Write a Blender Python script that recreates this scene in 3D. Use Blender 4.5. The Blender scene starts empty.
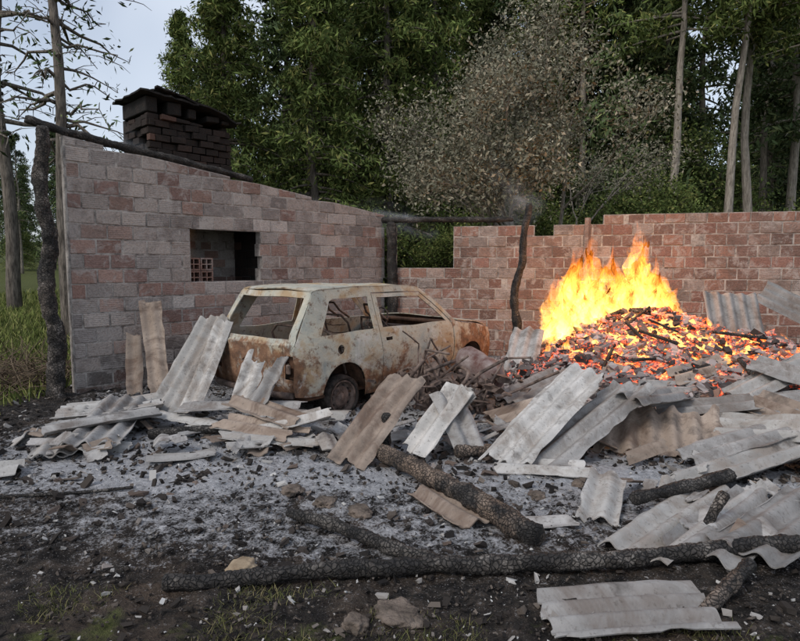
import bpy, bmesh, math, random
import numpy as np
from mathutils import Vector, Matrix, noise
from mathutils.geometry import tessellate_polygon

SC = bpy.context.scene
SC.view_settings.view_transform = 'Standard'
SC.view_settings.look = 'None'
SC.view_settings.exposure = 0
R = random.Random(7)

# ------------------------------------------------------------------ helpers
def link(o, parent=None):
    SC.collection.objects.link(o)
    if parent is not None:
        o.parent = parent
    return o

def empty(name, loc=(0, 0, 0), rotz=0.0, parent=None):
    o = bpy.data.objects.new(name, None)
    o.location = loc
    o.rotation_euler = (0, 0, rotz)
    return link(o, parent)

def mesh_obj(name, verts, faces, mat=None, smooth=False, parent=None, colors=None, mat2=None):
    me = bpy.data.meshes.new(name)
    me.from_pydata([tuple(v) for v in verts], [], [tuple(f) for f in faces])
    if colors is not None:
        at = me.color_attributes.new("tint", 'FLOAT_COLOR', 'POINT')
        arr = np.ones((len(verts), 4), dtype=np.float32)
        arr[:, :3] = np.asarray(colors, dtype=np.float32)
        at.data.foreach_set("color", arr.ravel())
    if smooth:
        me.polygons.foreach_set("use_smooth", [True] * len(me.polygons))
    me.update()
    o = bpy.data.objects.new(name, me)
    if mat: me.materials.append(mat)
    if mat2: me.materials.append(mat2)
    return link(o, parent)

def solid(o, t, off=0.0, mo=0):
    m = o.modifiers.new("sol", 'SOLIDIFY'); m.thickness = t; m.offset = off
    m.material_offset = mo
    return o

def esplit(o, a=40):
    m = o.modifiers.new("es", 'EDGE_SPLIT'); m.split_angle = math.radians(a)
    return o

def bevel(o, w, seg=1):
    m = o.modifiers.new("bev", 'BEVEL'); m.width = w; m.segments = seg; m.limit_method = 'ANGLE'
    return o

def sstep(a, b, x):
    t = min(1, max(0, (x - a) / (b - a)))
    return t * t * (3 - 2 * t)

# ------------------------------------------------------------------ node helper
class NM:
    def __init__(s, name):
        s.m = bpy.data.materials.new(name); s.m.use_nodes = True
        s.t = s.m.node_tree; s.t.nodes.clear()
        s.out = s.t.nodes.new('ShaderNodeOutputMaterial')
    def n(s, typ, **kw):
        nd = s.t.nodes.new(typ)
        for k, v in kw.items():
            if k == 'ins':
                for i, val in v.items():
                    if isinstance(val, tuple) and len(val) == 2 and hasattr(val[0], 'outputs'):
                        s.t.links.new(val[0].outputs[val[1]], nd.inputs[i])
                    elif hasattr(val, 'outputs'):
                        s.t.links.new(val.outputs[0], nd.inputs[i])
                    else:
                        nd.inputs[i].default_value = val
            else:
                setattr(nd, k, v)
        return nd
    def tc(s): return (s.n('ShaderNodeTexCoord'), 'Object')
    def noise(s, scale, detail=4, rough=0.55, vec=None, dist=0.0):
        i = {'Scale': scale, 'Detail': detail, 'Roughness': rough, 'Distortion': dist}
        i['Vector'] = vec if vec is not None else s.tc()
        return (s.n('ShaderNodeTexNoise', ins=i), 'Fac')
    def ramp(s, fac, stops):
        nd = s.n('ShaderNodeValToRGB', ins={0: fac})
        e = nd.color_ramp.elements
        while len(e) < len(stops): e.new(0.5)
        for k, (p, c) in enumerate(stops):
            e[k].position = p
            e[k].color = (c, c, c, 1) if not isinstance(c, tuple) else (c[0], c[1], c[2], 1)
        return (nd, 'Color')
    def mix(s, fac, a, b, mode='MIX'):
        nd = s.n('ShaderNodeMix', data_type='RGBA', blend_type=mode)
        for idx, val in ((0, fac), (6, a), (7, b)):
            if isinstance(val, tuple) and len(val) == 2 and hasattr(val[0], 'outputs'):
                s.t.links.new(val[0].outputs[val[1]], nd.inputs[idx])
            elif isinstance(val, tuple):
                nd.inputs[idx].default_value = (val[0], val[1], val[2], 1)
            else:
                nd.inputs[idx].default_value = val
        return (nd, 2)
    def math(s, op, a, b=0.0, c=None, clamp=False):
        ins = {0: a, 1: b}
        if c is not None: ins[2] = c
        return (s.n('ShaderNodeMath', operation=op, use_clamp=clamp, ins=ins), 0)
    def attr(s, name='tint'):
        return (s.n('ShaderNodeAttribute', attribute_name=name), 'Color')
    def rnd(s): return (s.n('ShaderNodeNewGeometry'), 'Random Per Island')
    def bump(s, h, strength=0.5, dist=0.02, nrm=None):
        i = {'Height': h, 'Strength': strength, 'Distance': dist}
        if nrm is not None: i['Normal'] = nrm
        return (s.n('ShaderNodeBump', ins=i), 0)
    def finish(s, col, rough=0.9, metal=0.0, nrm=None, emis=None, estr=0.0, spec=0.2):
        p = s.n('ShaderNodeBsdfPrincipled')
        def setv(k, val):
            if isinstance(val, tuple) and len(val) == 2 and hasattr(val[0], 'outputs'):
                s.t.links.new(val[0].outputs[val[1]], p.inputs[k])
            elif isinstance(val, tuple): p.inputs[k].default_value = (val[0], val[1], val[2], 1)
            else: p.inputs[k].default_value = val
        setv('Base Color', col); setv('Roughness', rough); setv('Metallic', metal)
        setv('Specular IOR Level', spec)
        if nrm is not None: setv('Normal', nrm)
        if emis is not None:
            setv('Emission Color', emis); setv('Emission Strength', estr)
            s.nosample()
        s.t.links.new(p.outputs[0], s.out.inputs[0])
        return s.m
    def nosample(s):
        try: s.m.cycles.emission_sampling = 'NONE'
        except Exception: pass

# ------------------------------------------------------------------ materials
def mat_brick():
    k = NM("brick")
    base = k.attr()
    n2 = k.noise(38, 3, 0.65)
    c = k.mix(k.ramp(n2, [(0.3, 0.72), (0.7, 1.12)]), (0, 0, 0), (1, 1, 1))
    c = k.mix(1.0, base, c, 'MULTIPLY')
    smear = k.ramp(k.noise(5, 4, 0.75, dist=0.8), [(0.50, 0.0), (0.62, 0.7)])
    c = k.mix(smear, c, (0.37, 0.335, 0.315))
    dark = k.ramp(k.noise(2.2, 4, 0.7), [(0.52, 0.0), (0.70, 0.7)])
    c = k.mix(dark, c, (0.11, 0.085, 0.075))
    tcn = k.n('ShaderNodeTexCoord')
    sep = k.n('ShaderNodeSeparateXYZ', ins={0: (tcn, 'Object')})
    w = k.math('SINE', k.math('MULTIPLY', (sep, 2), 2 * math.pi / 0.024))
    on = k.ramp(k.rnd(), [(0.45, 0.0), (0.65, 1.0)])
    w = k.math('MULTIPLY', w, on)
    h = k.math('ADD', k.math('MULTIPLY', w, 0.14), k.math('MULTIPLY', n2, 1.5))
    b = k.bump(h, 0.9, 0.012)
    return k.finish(c, 0.93, nrm=b)

def mat_mortar():
    k = NM("mortar")
    c = k.ramp(k.noise(6, 4, 0.7), [(0.35, (0.14, 0.12, 0.11)), (0.58, (0.40, 0.37, 0.345))])
    return k.finish(c, 0.95, nrm=k.bump(k.noise(60, 2), 0.8, 0.01))

def mat_soot():
    k = NM("sooty_masonry")
    c = k.mix(k.ramp(k.rnd(), [(0.0, 0.96), (0.90, 0.92), (0.96, 0.6), (1.0, 0.4)]), k.attr(), (0.016, 0.015, 0.014))
    c = k.mix(k.ramp(k.noise(4, 4, 0.7), [(0.55, 0.0), (0.75, 0.4)]), c, (0.07, 0.05, 0.042))
    return k.finish(c, 0.9, nrm=k.bump(k.noise(40, 3), 0.8, 0.015))

def mat_sheet(name, a, b, stain):
    k = NM(name)
    oi = k.n('ShaderNodeObjectInfo')
    tcn = k.n('ShaderNodeNewGeometry')
    vec = (tcn, 'Position')
    n1 = k.noise(3.5, 4, 0.65, vec=vec)
    c = k.ramp(n1, [(0.3, a), (0.65, b)])
    c = k.mix(1.0, c, k.ramp((oi, 'Random'), [(0, 0.68), (1, 1.1)]), 'MULTIPLY')
    st = k.ramp(k.noise(1.9, 5, 0.75, vec=vec, dist=0.9), [(0.46, 0.0), (0.62, 0.85)])
    c = k.mix(st, c, stain)
    so_ = k.ramp(k.noise(2.6, 5, 0.7, vec=vec), [(0.58, 0.0), (0.70, 0.75)])
    c = k.mix(so_, c, (0.07, 0.062, 0.058))
    sp = k.ramp(k.noise(35, 4, 0.7, vec=vec), [(0.57, 0.0), (0.68, 0.6)])
    c = k.mix(sp, c, (0.10, 0.088, 0.08))
    return k.finish(c, 0.9, nrm=k.bump(k.noise(70, 3, vec=vec), 0.6, 0.006))

def mat_char(name="charred_wood", grey=0.16, brown=0.0, sc=44.0):
    k = NM(name)
    vec = k.tc()
    wn = k.n('ShaderNodeTexNoise', ins={'Vector': vec, 'Scale': 9.0, 'Detail': 2.0})
    mv = k.n('ShaderNodeMix', data_type='RGBA', ins={0: 0.06, 6: vec, 7: (wn, 'Color')})
    v = k.n('ShaderNodeTexVoronoi', feature='DISTANCE_TO_EDGE', ins={'Vector': (mv, 2), 'Scale': sc})
    e = k.ramp((v, 'Distance'), [(0.0, 0.0), (0.13, 1.0)])
    c = k.ramp(k.noise(5, 5, 0.75), [(0.40, (0.014, 0.013, 0.013)), (0.53, (0.05, 0.045, 0.041)), (0.68, (grey, grey * 0.93, grey * 0.86))])
    if brown > 0:
        c = k.mix(k.ramp(k.noise(2.5, 4, 0.7), [(0.42, 0.0), (0.60, brown)]), c, (0.24, 0.175, 0.13))
    c = k.mix(k.math('MULTIPLY', k.math('SUBTRACT', 1.0, e), 0.85), c, (0.005, 0.005, 0.005))
    h = k.math('ADD', e, k.math('MULTIPLY', k.noise(60, 3), 0.6))
    return k.finish(c, 0.7, nrm=k.bump(h, 0.9, 0.012), spec=0.4)

def mat_bark(name, a, b):
    k = NM(name)
    mp = k.n('ShaderNodeMapping', ins={0: k.tc(), 3: (6, 6, 1.2)})
    n1 = k.noise(3, 3, 0.7, vec=(mp, 0))
    return k.finish(k.ramp(n1, [(0.35, a), (0.65, b)]), 0.95, nrm=k.bump(n1, 1.0, 0.04))

def mat_leaf(name, dark, light, warm):
    k = NM(name)
    c = k.ramp(k.rnd(), [(0.0, dark), (0.75, light), (1.0, warm)])
    c = k.mix(1.0, c, k.attr(), 'MULTIPLY')
    oi = k.n('ShaderNodeObjectInfo')
    c = k.mix(1.0, c, k.ramp((oi, 'Random'), [(0, 0.75), (1, 1.3)]), 'MULTIPLY')
    d = k.n('ShaderNodeBsdfDiffuse', ins={0: c})
    k.t.links.new(d.outputs[0], k.out.inputs[0])
    return k.m

def mat_car():
    k = NM("burnt_car_body")
    vec = k.tc()
    sep = k.n('ShaderNodeSeparateXYZ', ins={0: vec})
    n1 = k.noise(2.6, 5, 0.62, dist=0.5)
    n2 = k.noise(11, 4, 0.65)
    c = k.ramp(n1, [(0.33, (0.29, 0.32, 0.30)), (0.5, (0.43, 0.41, 0.34)), (0.62, (0.36, 0.265, 0.165))])
    zf = k.math('MULTIPLY', k.math('SUBTRACT', 0.66, (sep, 2)), 1.2)
    xf = k.math('MULTIPLY', k.math('SUBTRACT', 0.13, (sep, 0)), 3.6, clamp=True)
    ff = k.math('MULTIPLY', k.math('SUBTRACT', (sep, 0), 2.3), 0.55, clamp=True)
    r = k.math('ADD', k.math('ADD', zf, xf), ff)
    r = k.math('ADD', r, k.math('MULTIPLY', k.math('SUBTRACT', k.noise(4.5, 6, 0.72), 0.5), 3.0))
    r = k.ramp(r, [(0.08, 0.0), (0.40, 0.93)])
    rust = k.ramp(n2, [(0.3, (0.07, 0.036, 0.024)), (0.55, (0.21, 0.105, 0.058)), (0.75, (0.36, 0.235, 0.145))])
    c = k.mix(r, c, rust)
    sp = k.ramp(k.noise(13, 6, 0.78), [(0.54, 0.0), (0.64, 0.85)])
    c = k.mix(sp, c, (0.13, 0.078, 0.053))
    wh = k.ramp(k.noise(3.4, 5, 0.7, dist=0.4), [(0.57, 0.0), (0.65, 0.65)])
    c = k.mix(wh, c, (0.52, 0.51, 0.48))
    return k.finish(c, 0.8, nrm=k.bump(k.math('ADD', n2, k.noise(50, 3)), 0.5, 0.008), spec=0.22)

def mat_simple(name, a, b, scale=8, rough=0.85, bs=0.5, bd=0.01, metal=0.0):
    k = NM(name)
    n1 = k.noise(scale, 4, 0.65)
    return k.finish(k.ramp(n1, [(0.35, a), (0.65, b)]), rough, metal, nrm=k.bump(k.noise(scale * 5, 2), bs, bd))

def mat_island(name, stops, rough=0.9, bump=True):
    k = NM(name)
    g = k.n('ShaderNodeNewGeometry')
    c = k.ramp((g, 'Random Per Island'), stops)
    return k.finish(c, rough, nrm=k.bump(k.noise(80, 2), 0.7, 0.006) if bump else None)

def mat_ground():
    k = NM("burnt_ground")
    at = k.n('ShaderNodeAttribute', attribute_name='tint')
    sep = k.n('ShaderNodeSeparateColor', ins={0: (at, 'Color')})
    n1 = k.noise(1.3, 4, 0.68)
    n2 = k.noise(9, 5, 0.72)
    n3 = k.noise(55, 4, 0.7)
    c = k.ramp(n2, [(0.38, (0.012, 0.011, 0.011)), (0.52, (0.034, 0.030, 0.027)), (0.68, (0.085, 0.068, 0.056))])
    soil = k.ramp(n3, [(0.3, (0.05, 0.038, 0.03)), (0.7, (0.14, 0.105, 0.08))])
    sf = k.math('MULTIPLY', k.ramp(n1, [(0.50, 0.0), (0.64, 0.7)]), 1.0)
    c = k.mix(sf, c, soil)
    a = k.math('ADD', k.math('MULTIPLY', (sep, 0), 0.88), k.math('MULTIPLY', k.math('SUBTRACT', n2, 0.5), 1.8))
    a = k.math('ADD', a, k.math('MULTIPLY', k.math('SUBTRACT', n3, 0.5), 1.2))
    af = k.ramp(a, [(0.26, 0.0), (0.62, 0.92)])
    ash = k.ramp(k.noise(24, 4, 0.7), [(0.3, (0.25, 0.255, 0.27)), (0.7, (0.56, 0.57, 0.60))])
    c = k.mix(af, c, ash)
    fleck = k.ramp(k.noise(110, 2, 0.6), [(0.62, 0.0), (0.69, 0.6)])
    c = k.mix(k.math('MULTIPLY', fleck, k.ramp((sep, 1), [(0.0, 1.0), (0.5, 0.0)])), c, (0.34, 0.33, 0.33))
    g = k.ramp(k.noise(14, 4, 0.7), [(0.35, (0.05, 0.055, 0.02)), (0.65, (0.11, 0.13, 0.04))])
    gf = k.math('ADD', (sep, 1), k.math('MULTIPLY', k.math('SUBTRACT', k.noise(4, 4, 0.7), 0.5), 1.2))
    gf = k.math('MULTIPLY', k.ramp(gf, [(0.4, 0.0), (0.65, 1.0)]), k.ramp((sep, 1), [(0.0, 0.0), (0.1, 1.0)]))
    c = k.mix(gf, c, g)
    h = k.math('ADD', k.math('MULTIPLY', n2, 1.5), k.math('MULTIPLY', n3, 0.9))
    return k.finish(c, 0.97, nrm=k.bump(h, 1.0, 0.03), spec=0.15)

def mat_ember():
    k = NM("glowing_embers")
    n1 = k.noise(6, 3, 0.7)
    n2 = k.noise(26, 3, 0.7)
    at = k.n('ShaderNodeAttribute', attribute_name='tint')
    sep = k.n('ShaderNodeSeparateColor', ins={0: (at, 'Color')})
    f = k.math('ADD', k.math('MULTIPLY', n1, 0.9), k.math('MULTIPLY', n2, 0.7))
    f = k.math('ADD', f, k.math('MULTIPLY', k.math('SUBTRACT', (sep, 0), 0.5), 0.55))
    e = k.ramp(f, [(0.68, (0, 0, 0)), (0.80, (0.55, 0.05, 0.01)), (0.92, (1.0, 0.20, 0.03)), (1.0, (1.0, 0.5, 0.12))])
    c = k.ramp(n2, [(0.35, (0.03, 0.027, 0.025)), (0.65, (0.28, 0.25, 0.24))])
    return k.finish(c, 0.95, nrm=k.bump(n2, 1.0, 0.04), emis=e, estr=2.0)

def mat_ember_chunk():
    k = NM("ember_chunks")
    g = k.n('ShaderNodeNewGeometry')
    c = k.ramp((g, 'Random Per Island'), [(0, (0.02, 0.018, 0.018)), (0.45, (0.16, 0.14, 0.14)), (0.75, (0.38, 0.35, 0.35)), (1.0, (0.26, 0.15, 0.11))])
    n = k.noise(30, 2, 0.7)
    at = k.n('ShaderNodeAttribute', attribute_name='tint')
    sep = k.n('ShaderNodeSeparateColor', ins={0: (at, 'Color')})
    e = k.ramp(k.math('ADD', n, k.math('MULTIPLY', (sep, 0), 0.36)), [(0.72, (0, 0, 0)), (0.82, (0.7, 0.06, 0.01)), (0.97, (1.0, 0.28, 0.04))])
    return k.finish(c, 0.95, emis=e, estr=1.5)

M_BRICK = mat_brick(); M_MORTAR = mat_mortar(); M_SOOT = mat_soot()
M_SH_W = mat_sheet("fibre_cement_pale", (0.35, 0.345, 0.335), (0.53, 0.52, 0.505), (0.25, 0.22, 0.195))
M_SH_G = mat_sheet("fibre_cement_grey", (0.23, 0.228, 0.226), (0.40, 0.392, 0.385), (0.15, 0.128, 0.115))
M_SH_B = mat_sheet("fibre_cement_brown", (0.24, 0.19, 0.155), (0.38, 0.315, 0.265), (0.13, 0.09, 0.07))
M_CHAR = mat_char(); M_CHARB = mat_char("half_charred_log", 0.26, 0.85)
M_BARK = mat_bark("bark_grey", (0.06, 0.052, 0.045), (0.20, 0.175, 0.15))
M_BARKP = mat_bark("bark_pale", (0.15, 0.13, 0.11), (0.38, 0.34, 0.29))
M_LDARK = mat_leaf("foliage_dark", (0.05, 0.07, 0.038), (0.095, 0.135, 0.06), (0.16, 0.175, 0.075))
M_LMID = mat_leaf("foliage_mid", (0.065, 0.09, 0.032), (0.13, 0.175, 0.055), (0.25, 0.245, 0.09))
M_LOLIVE = mat_leaf("foliage_olive", (0.095, 0.098, 0.07), (0.20, 0.195, 0.145), (0.31, 0.275, 0.21))
M_CAR = mat_car()
M_CARIN = mat_simple("burnt_metal_inside", (0.03, 0.02, 0.015), (0.13, 0.07, 0.045), 7)
M_METAL = mat_simple("scrap_steel", (0.045, 0.034, 0.030), (0.22, 0.165, 0.14), 9, 0.65)
M_RED = mat_simple("rusted_red_drum", (0.10, 0.045, 0.038), (0.30, 0.26, 0.25), 5, 0.7)
M_RUBBER = mat_simple("burnt_tyre", (0.012, 0.011, 0.010), (0.06, 0.05, 0.045), 20)
M_ROCK = mat_simple("stone", (0.20, 0.15, 0.10), (0.42, 0.34, 0.24), 6)
M_CLOD = mat_simple("earth_clod", (0.06, 0.05, 0.042), (0.19, 0.155, 0.13), 8, bs=0.9, bd=0.02)
M_GROUND = mat_ground(); M_EMB = mat_ember(); M_EMC = mat_ember_chunk()
M_DEB = mat_island("ash_bits", [(0, (0.012, 0.011, 0.011)), (0.60, (0.04, 0.034, 0.03)), (0.82, (0.12, 0.10, 0.085)), (0.94, (0.30, 0.29, 0.28)), (1.0, (0.5, 0.5, 0.49))], bump=False)
M_GRASS = mat_island("grass_blades", [(0, (0.07, 0.09, 0.025)), (0.6, (0.15, 0.19, 0.05)), (1.0, (0.28, 0.27, 0.11))], bump=False)
M_GRASSD = mat_island("scorched_grass", [(0, (0.06, 0.07, 0.025)), (0.5, (0.12, 0.13, 0.045)), (1.0, (0.24, 0.20, 0.11))], bump=False)
M_TWIG = mat_island("dry_twigs", [(0, (0.07, 0.05, 0.035)), (1.0, (0.22, 0.17, 0.12))], bump=False)

# ------------------------------------------------------------------ ground
def gh(x, y):
    n = 0.03 * noise.noise(Vector((x * 0.9, y * 0.9, 0))) + 0.014 * noise.noise(Vector((x * 4, y * 4, 3)))
    sl = 0.05 + 0.15 * sstep(-6, 9, x)
    yy = max(0.0, y - 13.0)
    h = sl * yy * yy / (yy + 6.0) if yy > 0 else 0.0
    h = min(h, 22)
    lf = sstep(-4.6, -9, x) * sstep(6, 15, y) * 0.35
    big = sstep(13, 30, y) * 0.5 * noise.noise(Vector((x * 0.12, y * 0.12, 9)))
    return n + h + lf + big

def axis(spec):
    out = []
    for a, b, st in spec:
        n = max(1, int(round((b - a) / st)))
        out += [a + (b - a) * i / n for i in range(n)]
    out.append(spec[-1][1])
    return out

xs = axis([(-160, -40, 15), (-40, -10, 2), (-10, -5, 0.25), (-5, 6, 0.05), (6, 10, 0.25), (10, 40, 2), (40, 160, 15)])
ys = axis([(-60, -4, 8), (-4, 1.8, 0.6), (1.8, 4.5, 0.03), (4.5, 8, 0.05), (8, 14, 0.2), (14, 40, 1.5), (40, 200, 10)])
V = []; C = []
for y in ys:
    for x in xs:
        z = gh(x, y)
        near = 1.0 if (-6 < x < 8 and 1.5 < y < 10) else 0.0
        if near:
            z += 0.034 * max(0, noise.noise(Vector((x * 7, y * 7, 1.3)))) + 0.022 * noise.noise(Vector((x * 17, y * 17, 5)))
        ash = sstep(3.6, 4.4, y) * sstep(9.0, 7.0, y) * sstep(-4.2, -2.8, x) * sstep(6.5, 4.5, x)
        ash = max(ash, 0.58 * sstep(2.7, 3.5, y) * sstep(-4, -1.5, x) * sstep(5, 2, x))
        ash = ash * (0.85 + 0.6 * noise.noise(Vector((x * 0.8, y * 1.1, 7))))
        gr = max(sstep(-4.2, -5.0, x + 0.5 * noise.noise(Vector((x, y, 2)))) * sstep(5.0, 7.5, y),
                 sstep(11.8, 13, y), sstep(-8, -11, x), sstep(9, 12, x), sstep(0.8, -2, y))
        fg = sstep(2.95, 2.35, y + 0.15 * noise.noise(Vector((x * 2, 0, 0)))) * (0.62 + 0.3 * sstep(0.2, -1.5, x))
        gr = max(gr, fg * 0.55)
        V.append((x, y, z)); C.append((max(0, ash), gr, 0))
nx = len(xs); F = []
for j in range(len(ys) - 1):
    for i in range(nx - 1):
        a = j * nx + i
        F.append((a, a + 1, a + nx + 1, a + nx))
ground = mesh_obj("ground", V, F, M_GROUND, True, colors=C)

# ------------------------------------------------------------------ tubes / chunks
def tube(path, radii, sides=8, rough=0.0, seed=0, cap=True, blocky=0.0, V=None, F=None):
    if V is None: V, F = [], []
    base = len(V)
    pts = [Vector(p) for p in path]
    n = len(pts)
    t0 = (pts[1] - pts[0]).normalized()
    up = Vector((0, 0, 1)) if abs(t0.z) < 0.9 else Vector((1, 0, 0))
    u = t0.cross(up).normalized()
    for i, p in enumerate(pts):
        t = (pts[min(i + 1, n - 1)] - pts[max(i - 1, 0)]).normalized()
        u = (u - t * u.dot(t)).normalized()
        w = t.cross(u)
        for k in range(sides):
            a = 2 * math.pi * k / sides
            d = u * math.cos(a) + w * math.sin(a)
            r = radii[i]
            if rough or blocky:
                q = p * 1.0 + d * r
                if rough: r *= 1 + rough * noise.noise(q * 7 + Vector((seed, 0, 0))) + rough * 0.4 * noise.noise(q * 25 + Vector((seed, 0, 0)))
                if blocky:
                    ds = noise.voronoi(q * 30 + Vector((seed, 1, 2)))[0]
                    e = min(1, (ds[1] - ds[0]) * 3.0)
                    r *= 1 - blocky * (1 - e)
            V.append(p + d * r)
    for i in range(n - 1):
        for k in range(sides):
            a = base + i * sides + k; b = base + i * sides + (k + 1) % sides
            F.append((a, b, b + sides, a + sides))
    if cap:
        F.append(tuple(base + k for k in range(sides))[::-1])
        F.append(tuple(base + (n - 1) * sides + k for k in range(sides)))
    return V, F

def interp_path(keys, step, wob=0.0, seed=0):
    out = []
    ks = [Vector(k) for k in keys]
    for a, b in zip(ks[:-1], ks[1:]):
        m = max(1, int((b - a).length / step))
        for i in range(m):
            out.append(a.lerp(b, i / m))
    out.append(ks[-1])
    if wob:
        out = [p + Vector((noise.noise(p * 1.5 + Vector((seed, 0, 0))), noise.noise(p * 1.5 + Vector((0, seed, 5))), 0.5 * noise.noise(p * 1.5 + Vector((9, 0, seed))))) * wob for p in out]
    return out

def log(name, keys, r0, r1, mat=M_CHAR, sides=32, step=0.015, wob=0.03, seed=1, blocky=0.13, rough=0.30):
    p = interp_path(keys, step, wob, seed)
    n = len(p)
    rad = [(r0 + (r1 - r0) * i / (n - 1)) for i in range(n)]
    rad[0] *= 0.75; rad[-1] *= 0.7
    V, F = tube(p, rad, sides, rough, seed, True, blocky)
    return mesh_obj(name, V, F, mat, True)

BOX = [(-1, -1, -1), (1, -1, -1), (1, 1, -1), (-1, 1, -1), (-1, -1, 1), (1, -1, 1), (1, 1, 1), (-1, 1, 1)]
BF = [(0, 3, 2, 1), (4, 5, 6, 7), (0, 1, 5, 4), (1, 2, 6, 5), (2, 3, 7, 6), (3, 0, 4, 7)]
def chunks(name, plist, mat, seed=0, parent=None, tint=None):
    rr = random.Random(seed); V = []; F = []; C = []
    for ii, (x, y, z, s, fl, el) in enumerate(plist):
        m = Matrix.Rotation(rr.uniform(0, 6.28), 3, 'Z') @ Matrix.Rotation(rr.gauss(0, 0.4), 3, 'X') @ Matrix.Rotation(rr.gauss(0, 0.4), 3, 'Y')
        b = len(V)
        for q in BOX:
            v = Vector((q[0] * s * el * rr.uniform(0.35, 1.1), q[1] * s * rr.uniform(0.35, 1.1), q[2] * s * fl * rr.uniform(0.3, 1.1)))
            V.append(m @ v + Vector((x, y, z)))
            if tint is not None: C.append((tint[ii],) * 3)
        F += [tuple(b + i for i in f) for f in BF]
    return mesh_obj(name, V, F, mat, False, parent, colors=C if tint is not None else None)

pl = []
for i in range(17000):
    y = 2.1 + 6.5 * R.random() ** 1.35
    x = R.uniform(-0.75, 0.75) * y * 1.05
    if x < -4.6: continue
    if noise.noise(Vector((x * 1.7, y * 1.7, 3))) < R.uniform(-0.6, 0.2): continue
    s = min(0.024, 0.0025 + R.expovariate(1 / 0.0034))
    if y > 4.2: s *= 1.6
    pl.append((x, y, gh(x, y) + 0.014 + s * 0.3, s, R.uniform(0.3, 0.8), R.uniform(1, 2.4)))
chunks("ash_debris", pl, M_DEB, 3)
pl = []
for i in range(230):
    y = R.uniform(3.0, 5.6); x = R.uniform(-2.8, 3.2)
    s = R.uniform(0.012, 0.04)
    pl.append((x, y, gh(x, y) + s * 0.3, s, R.uniform(0.35, 0.7), R.uniform(1, 2)))
chunks("charcoal_debris", pl, mat_island("charcoal_lumps", [(0, (0.012, 0.011, 0.011)), (0.6, (0.05, 0.042, 0.038)), (0.9, (0.13, 0.10, 0.085)), (1.0, (0.3, 0.28, 0.27))]), 5)

# ------------------------------------------------------------------ brick walls
def wall(name, p0, p1, topf, openings=(), thick=0.14, bl=0.30, bh=0.165, gap=0.019, colf=None, seed=0, z0=-0.1, mat=None, parent=None, ragged=0.0, holes=0.0, jit=0.006):
    rr = random.Random(seed)
    p0 = Vector((p0[0], p0[1], 0)); p1 = Vector((p1[0], p1[1], 0))
    e = (p1 - p0).normalized(); L = (p1 - p0).length
    nrm = Vector((e.y, -e.x, 0))
    BV = []; BFc = []; BC = []; MV = []; MF = []
    row = 0; z = z0
    while z < 6:
        s = -bl * (0.5 if row % 2 else 0.0) - rr.uniform(0, 0.05)
        anyb = False
        while s < L:
            segs = [(max(s, 0), min(s + bl + gap, L))]
            za, zb = z, z + bh + gap
            zmid = (za + zb) / 2
            for (s0, s1, oz0, oz1) in openings:
                if oz0 < zmid < oz1:
                    ns = []
                    for a, b in segs:
                        if b <= s0 or a >= s1: ns.append((a, b)); continue
                        if a < s0: ns.append((a, s0))
                        if b > s1: ns.append((s1, b))
                    segs = ns
            for a, b in segs:
                if b - a < 0.05: continue
                ta = min(zb, topf(a)); tb = min(zb, topf(b))
                if ragged and topf(a) < zb + 0.01 and rr.random() < ragged: continue
                if holes and rr.random() < holes: continue
                if min(ta, tb) - za < 0.035: continue
                anyb = True
                j = rr.uniform(-jit, jit)
                mb = len(MV)
                for (ss, zt) in ((a, ta), (b, tb)):
                    for dn in (-0.008, -thick + 0.004):
                        MV.append(p0 + e * ss + nrm * dn + Vector((0, 0, za)))
                        MV.append(p0 + e * ss + nrm * dn + Vector((0, 0, zt)))
                MF += [tuple(mb + i for i in f) for f in ((0, 4, 5, 1), (2, 3, 7, 6), (0, 1, 3, 2), (4, 6, 7, 5), (1, 5, 7, 3), (0, 2, 6, 4))]
                g2 = gap / 2; bb = len(BV)
                col = colf((a + b) / 2, zmid, rr)
                tilt = rr.uniform(-0.005, 0.005); t2 = rr.uniform(-0.005, 0.005)
                for (ss, zt, tt) in ((a + g2 + rr.uniform(-.003, .006), ta, tilt), (b - g2 + rr.uniform(-.006, .003), tb, t2)):
                    for dn in (j + rr.uniform(-0.004, 0.004), -thick + j):
                        BV.append(p0 + e * ss + nrm * dn + Vector((0, 0, za + g2 + tt)))
                        BV.append(p0 + e * ss + nrm * dn + Vector((0, 0, zt - g2 + tt)))
                        BC += [col, col]
                BFc += [tuple(bb + i for i in f) for f in ((0, 4, 5, 1), (2, 3, 7, 6), (0, 1, 3, 2), (4, 6, 7, 5), (1, 5, 7, 3), (0, 2, 6, 4))]
            s += bl + gap
        z += bh + gap; row += 1
        if not anyb and z > 1: break
    root = empty(name, parent=parent)
    o = mesh_obj("bricks", BV, BFc, mat or M_BRICK, False, root, colors=BC)
    bevel(o, 0.006, 2)
    if not holes:
        mesh_obj("mortar", MV, MF, M_MORTAR if mat is None else mat, False, root, colors=[(0.1, 0.1, 0.1)] * len(MV))
    return root

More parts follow.
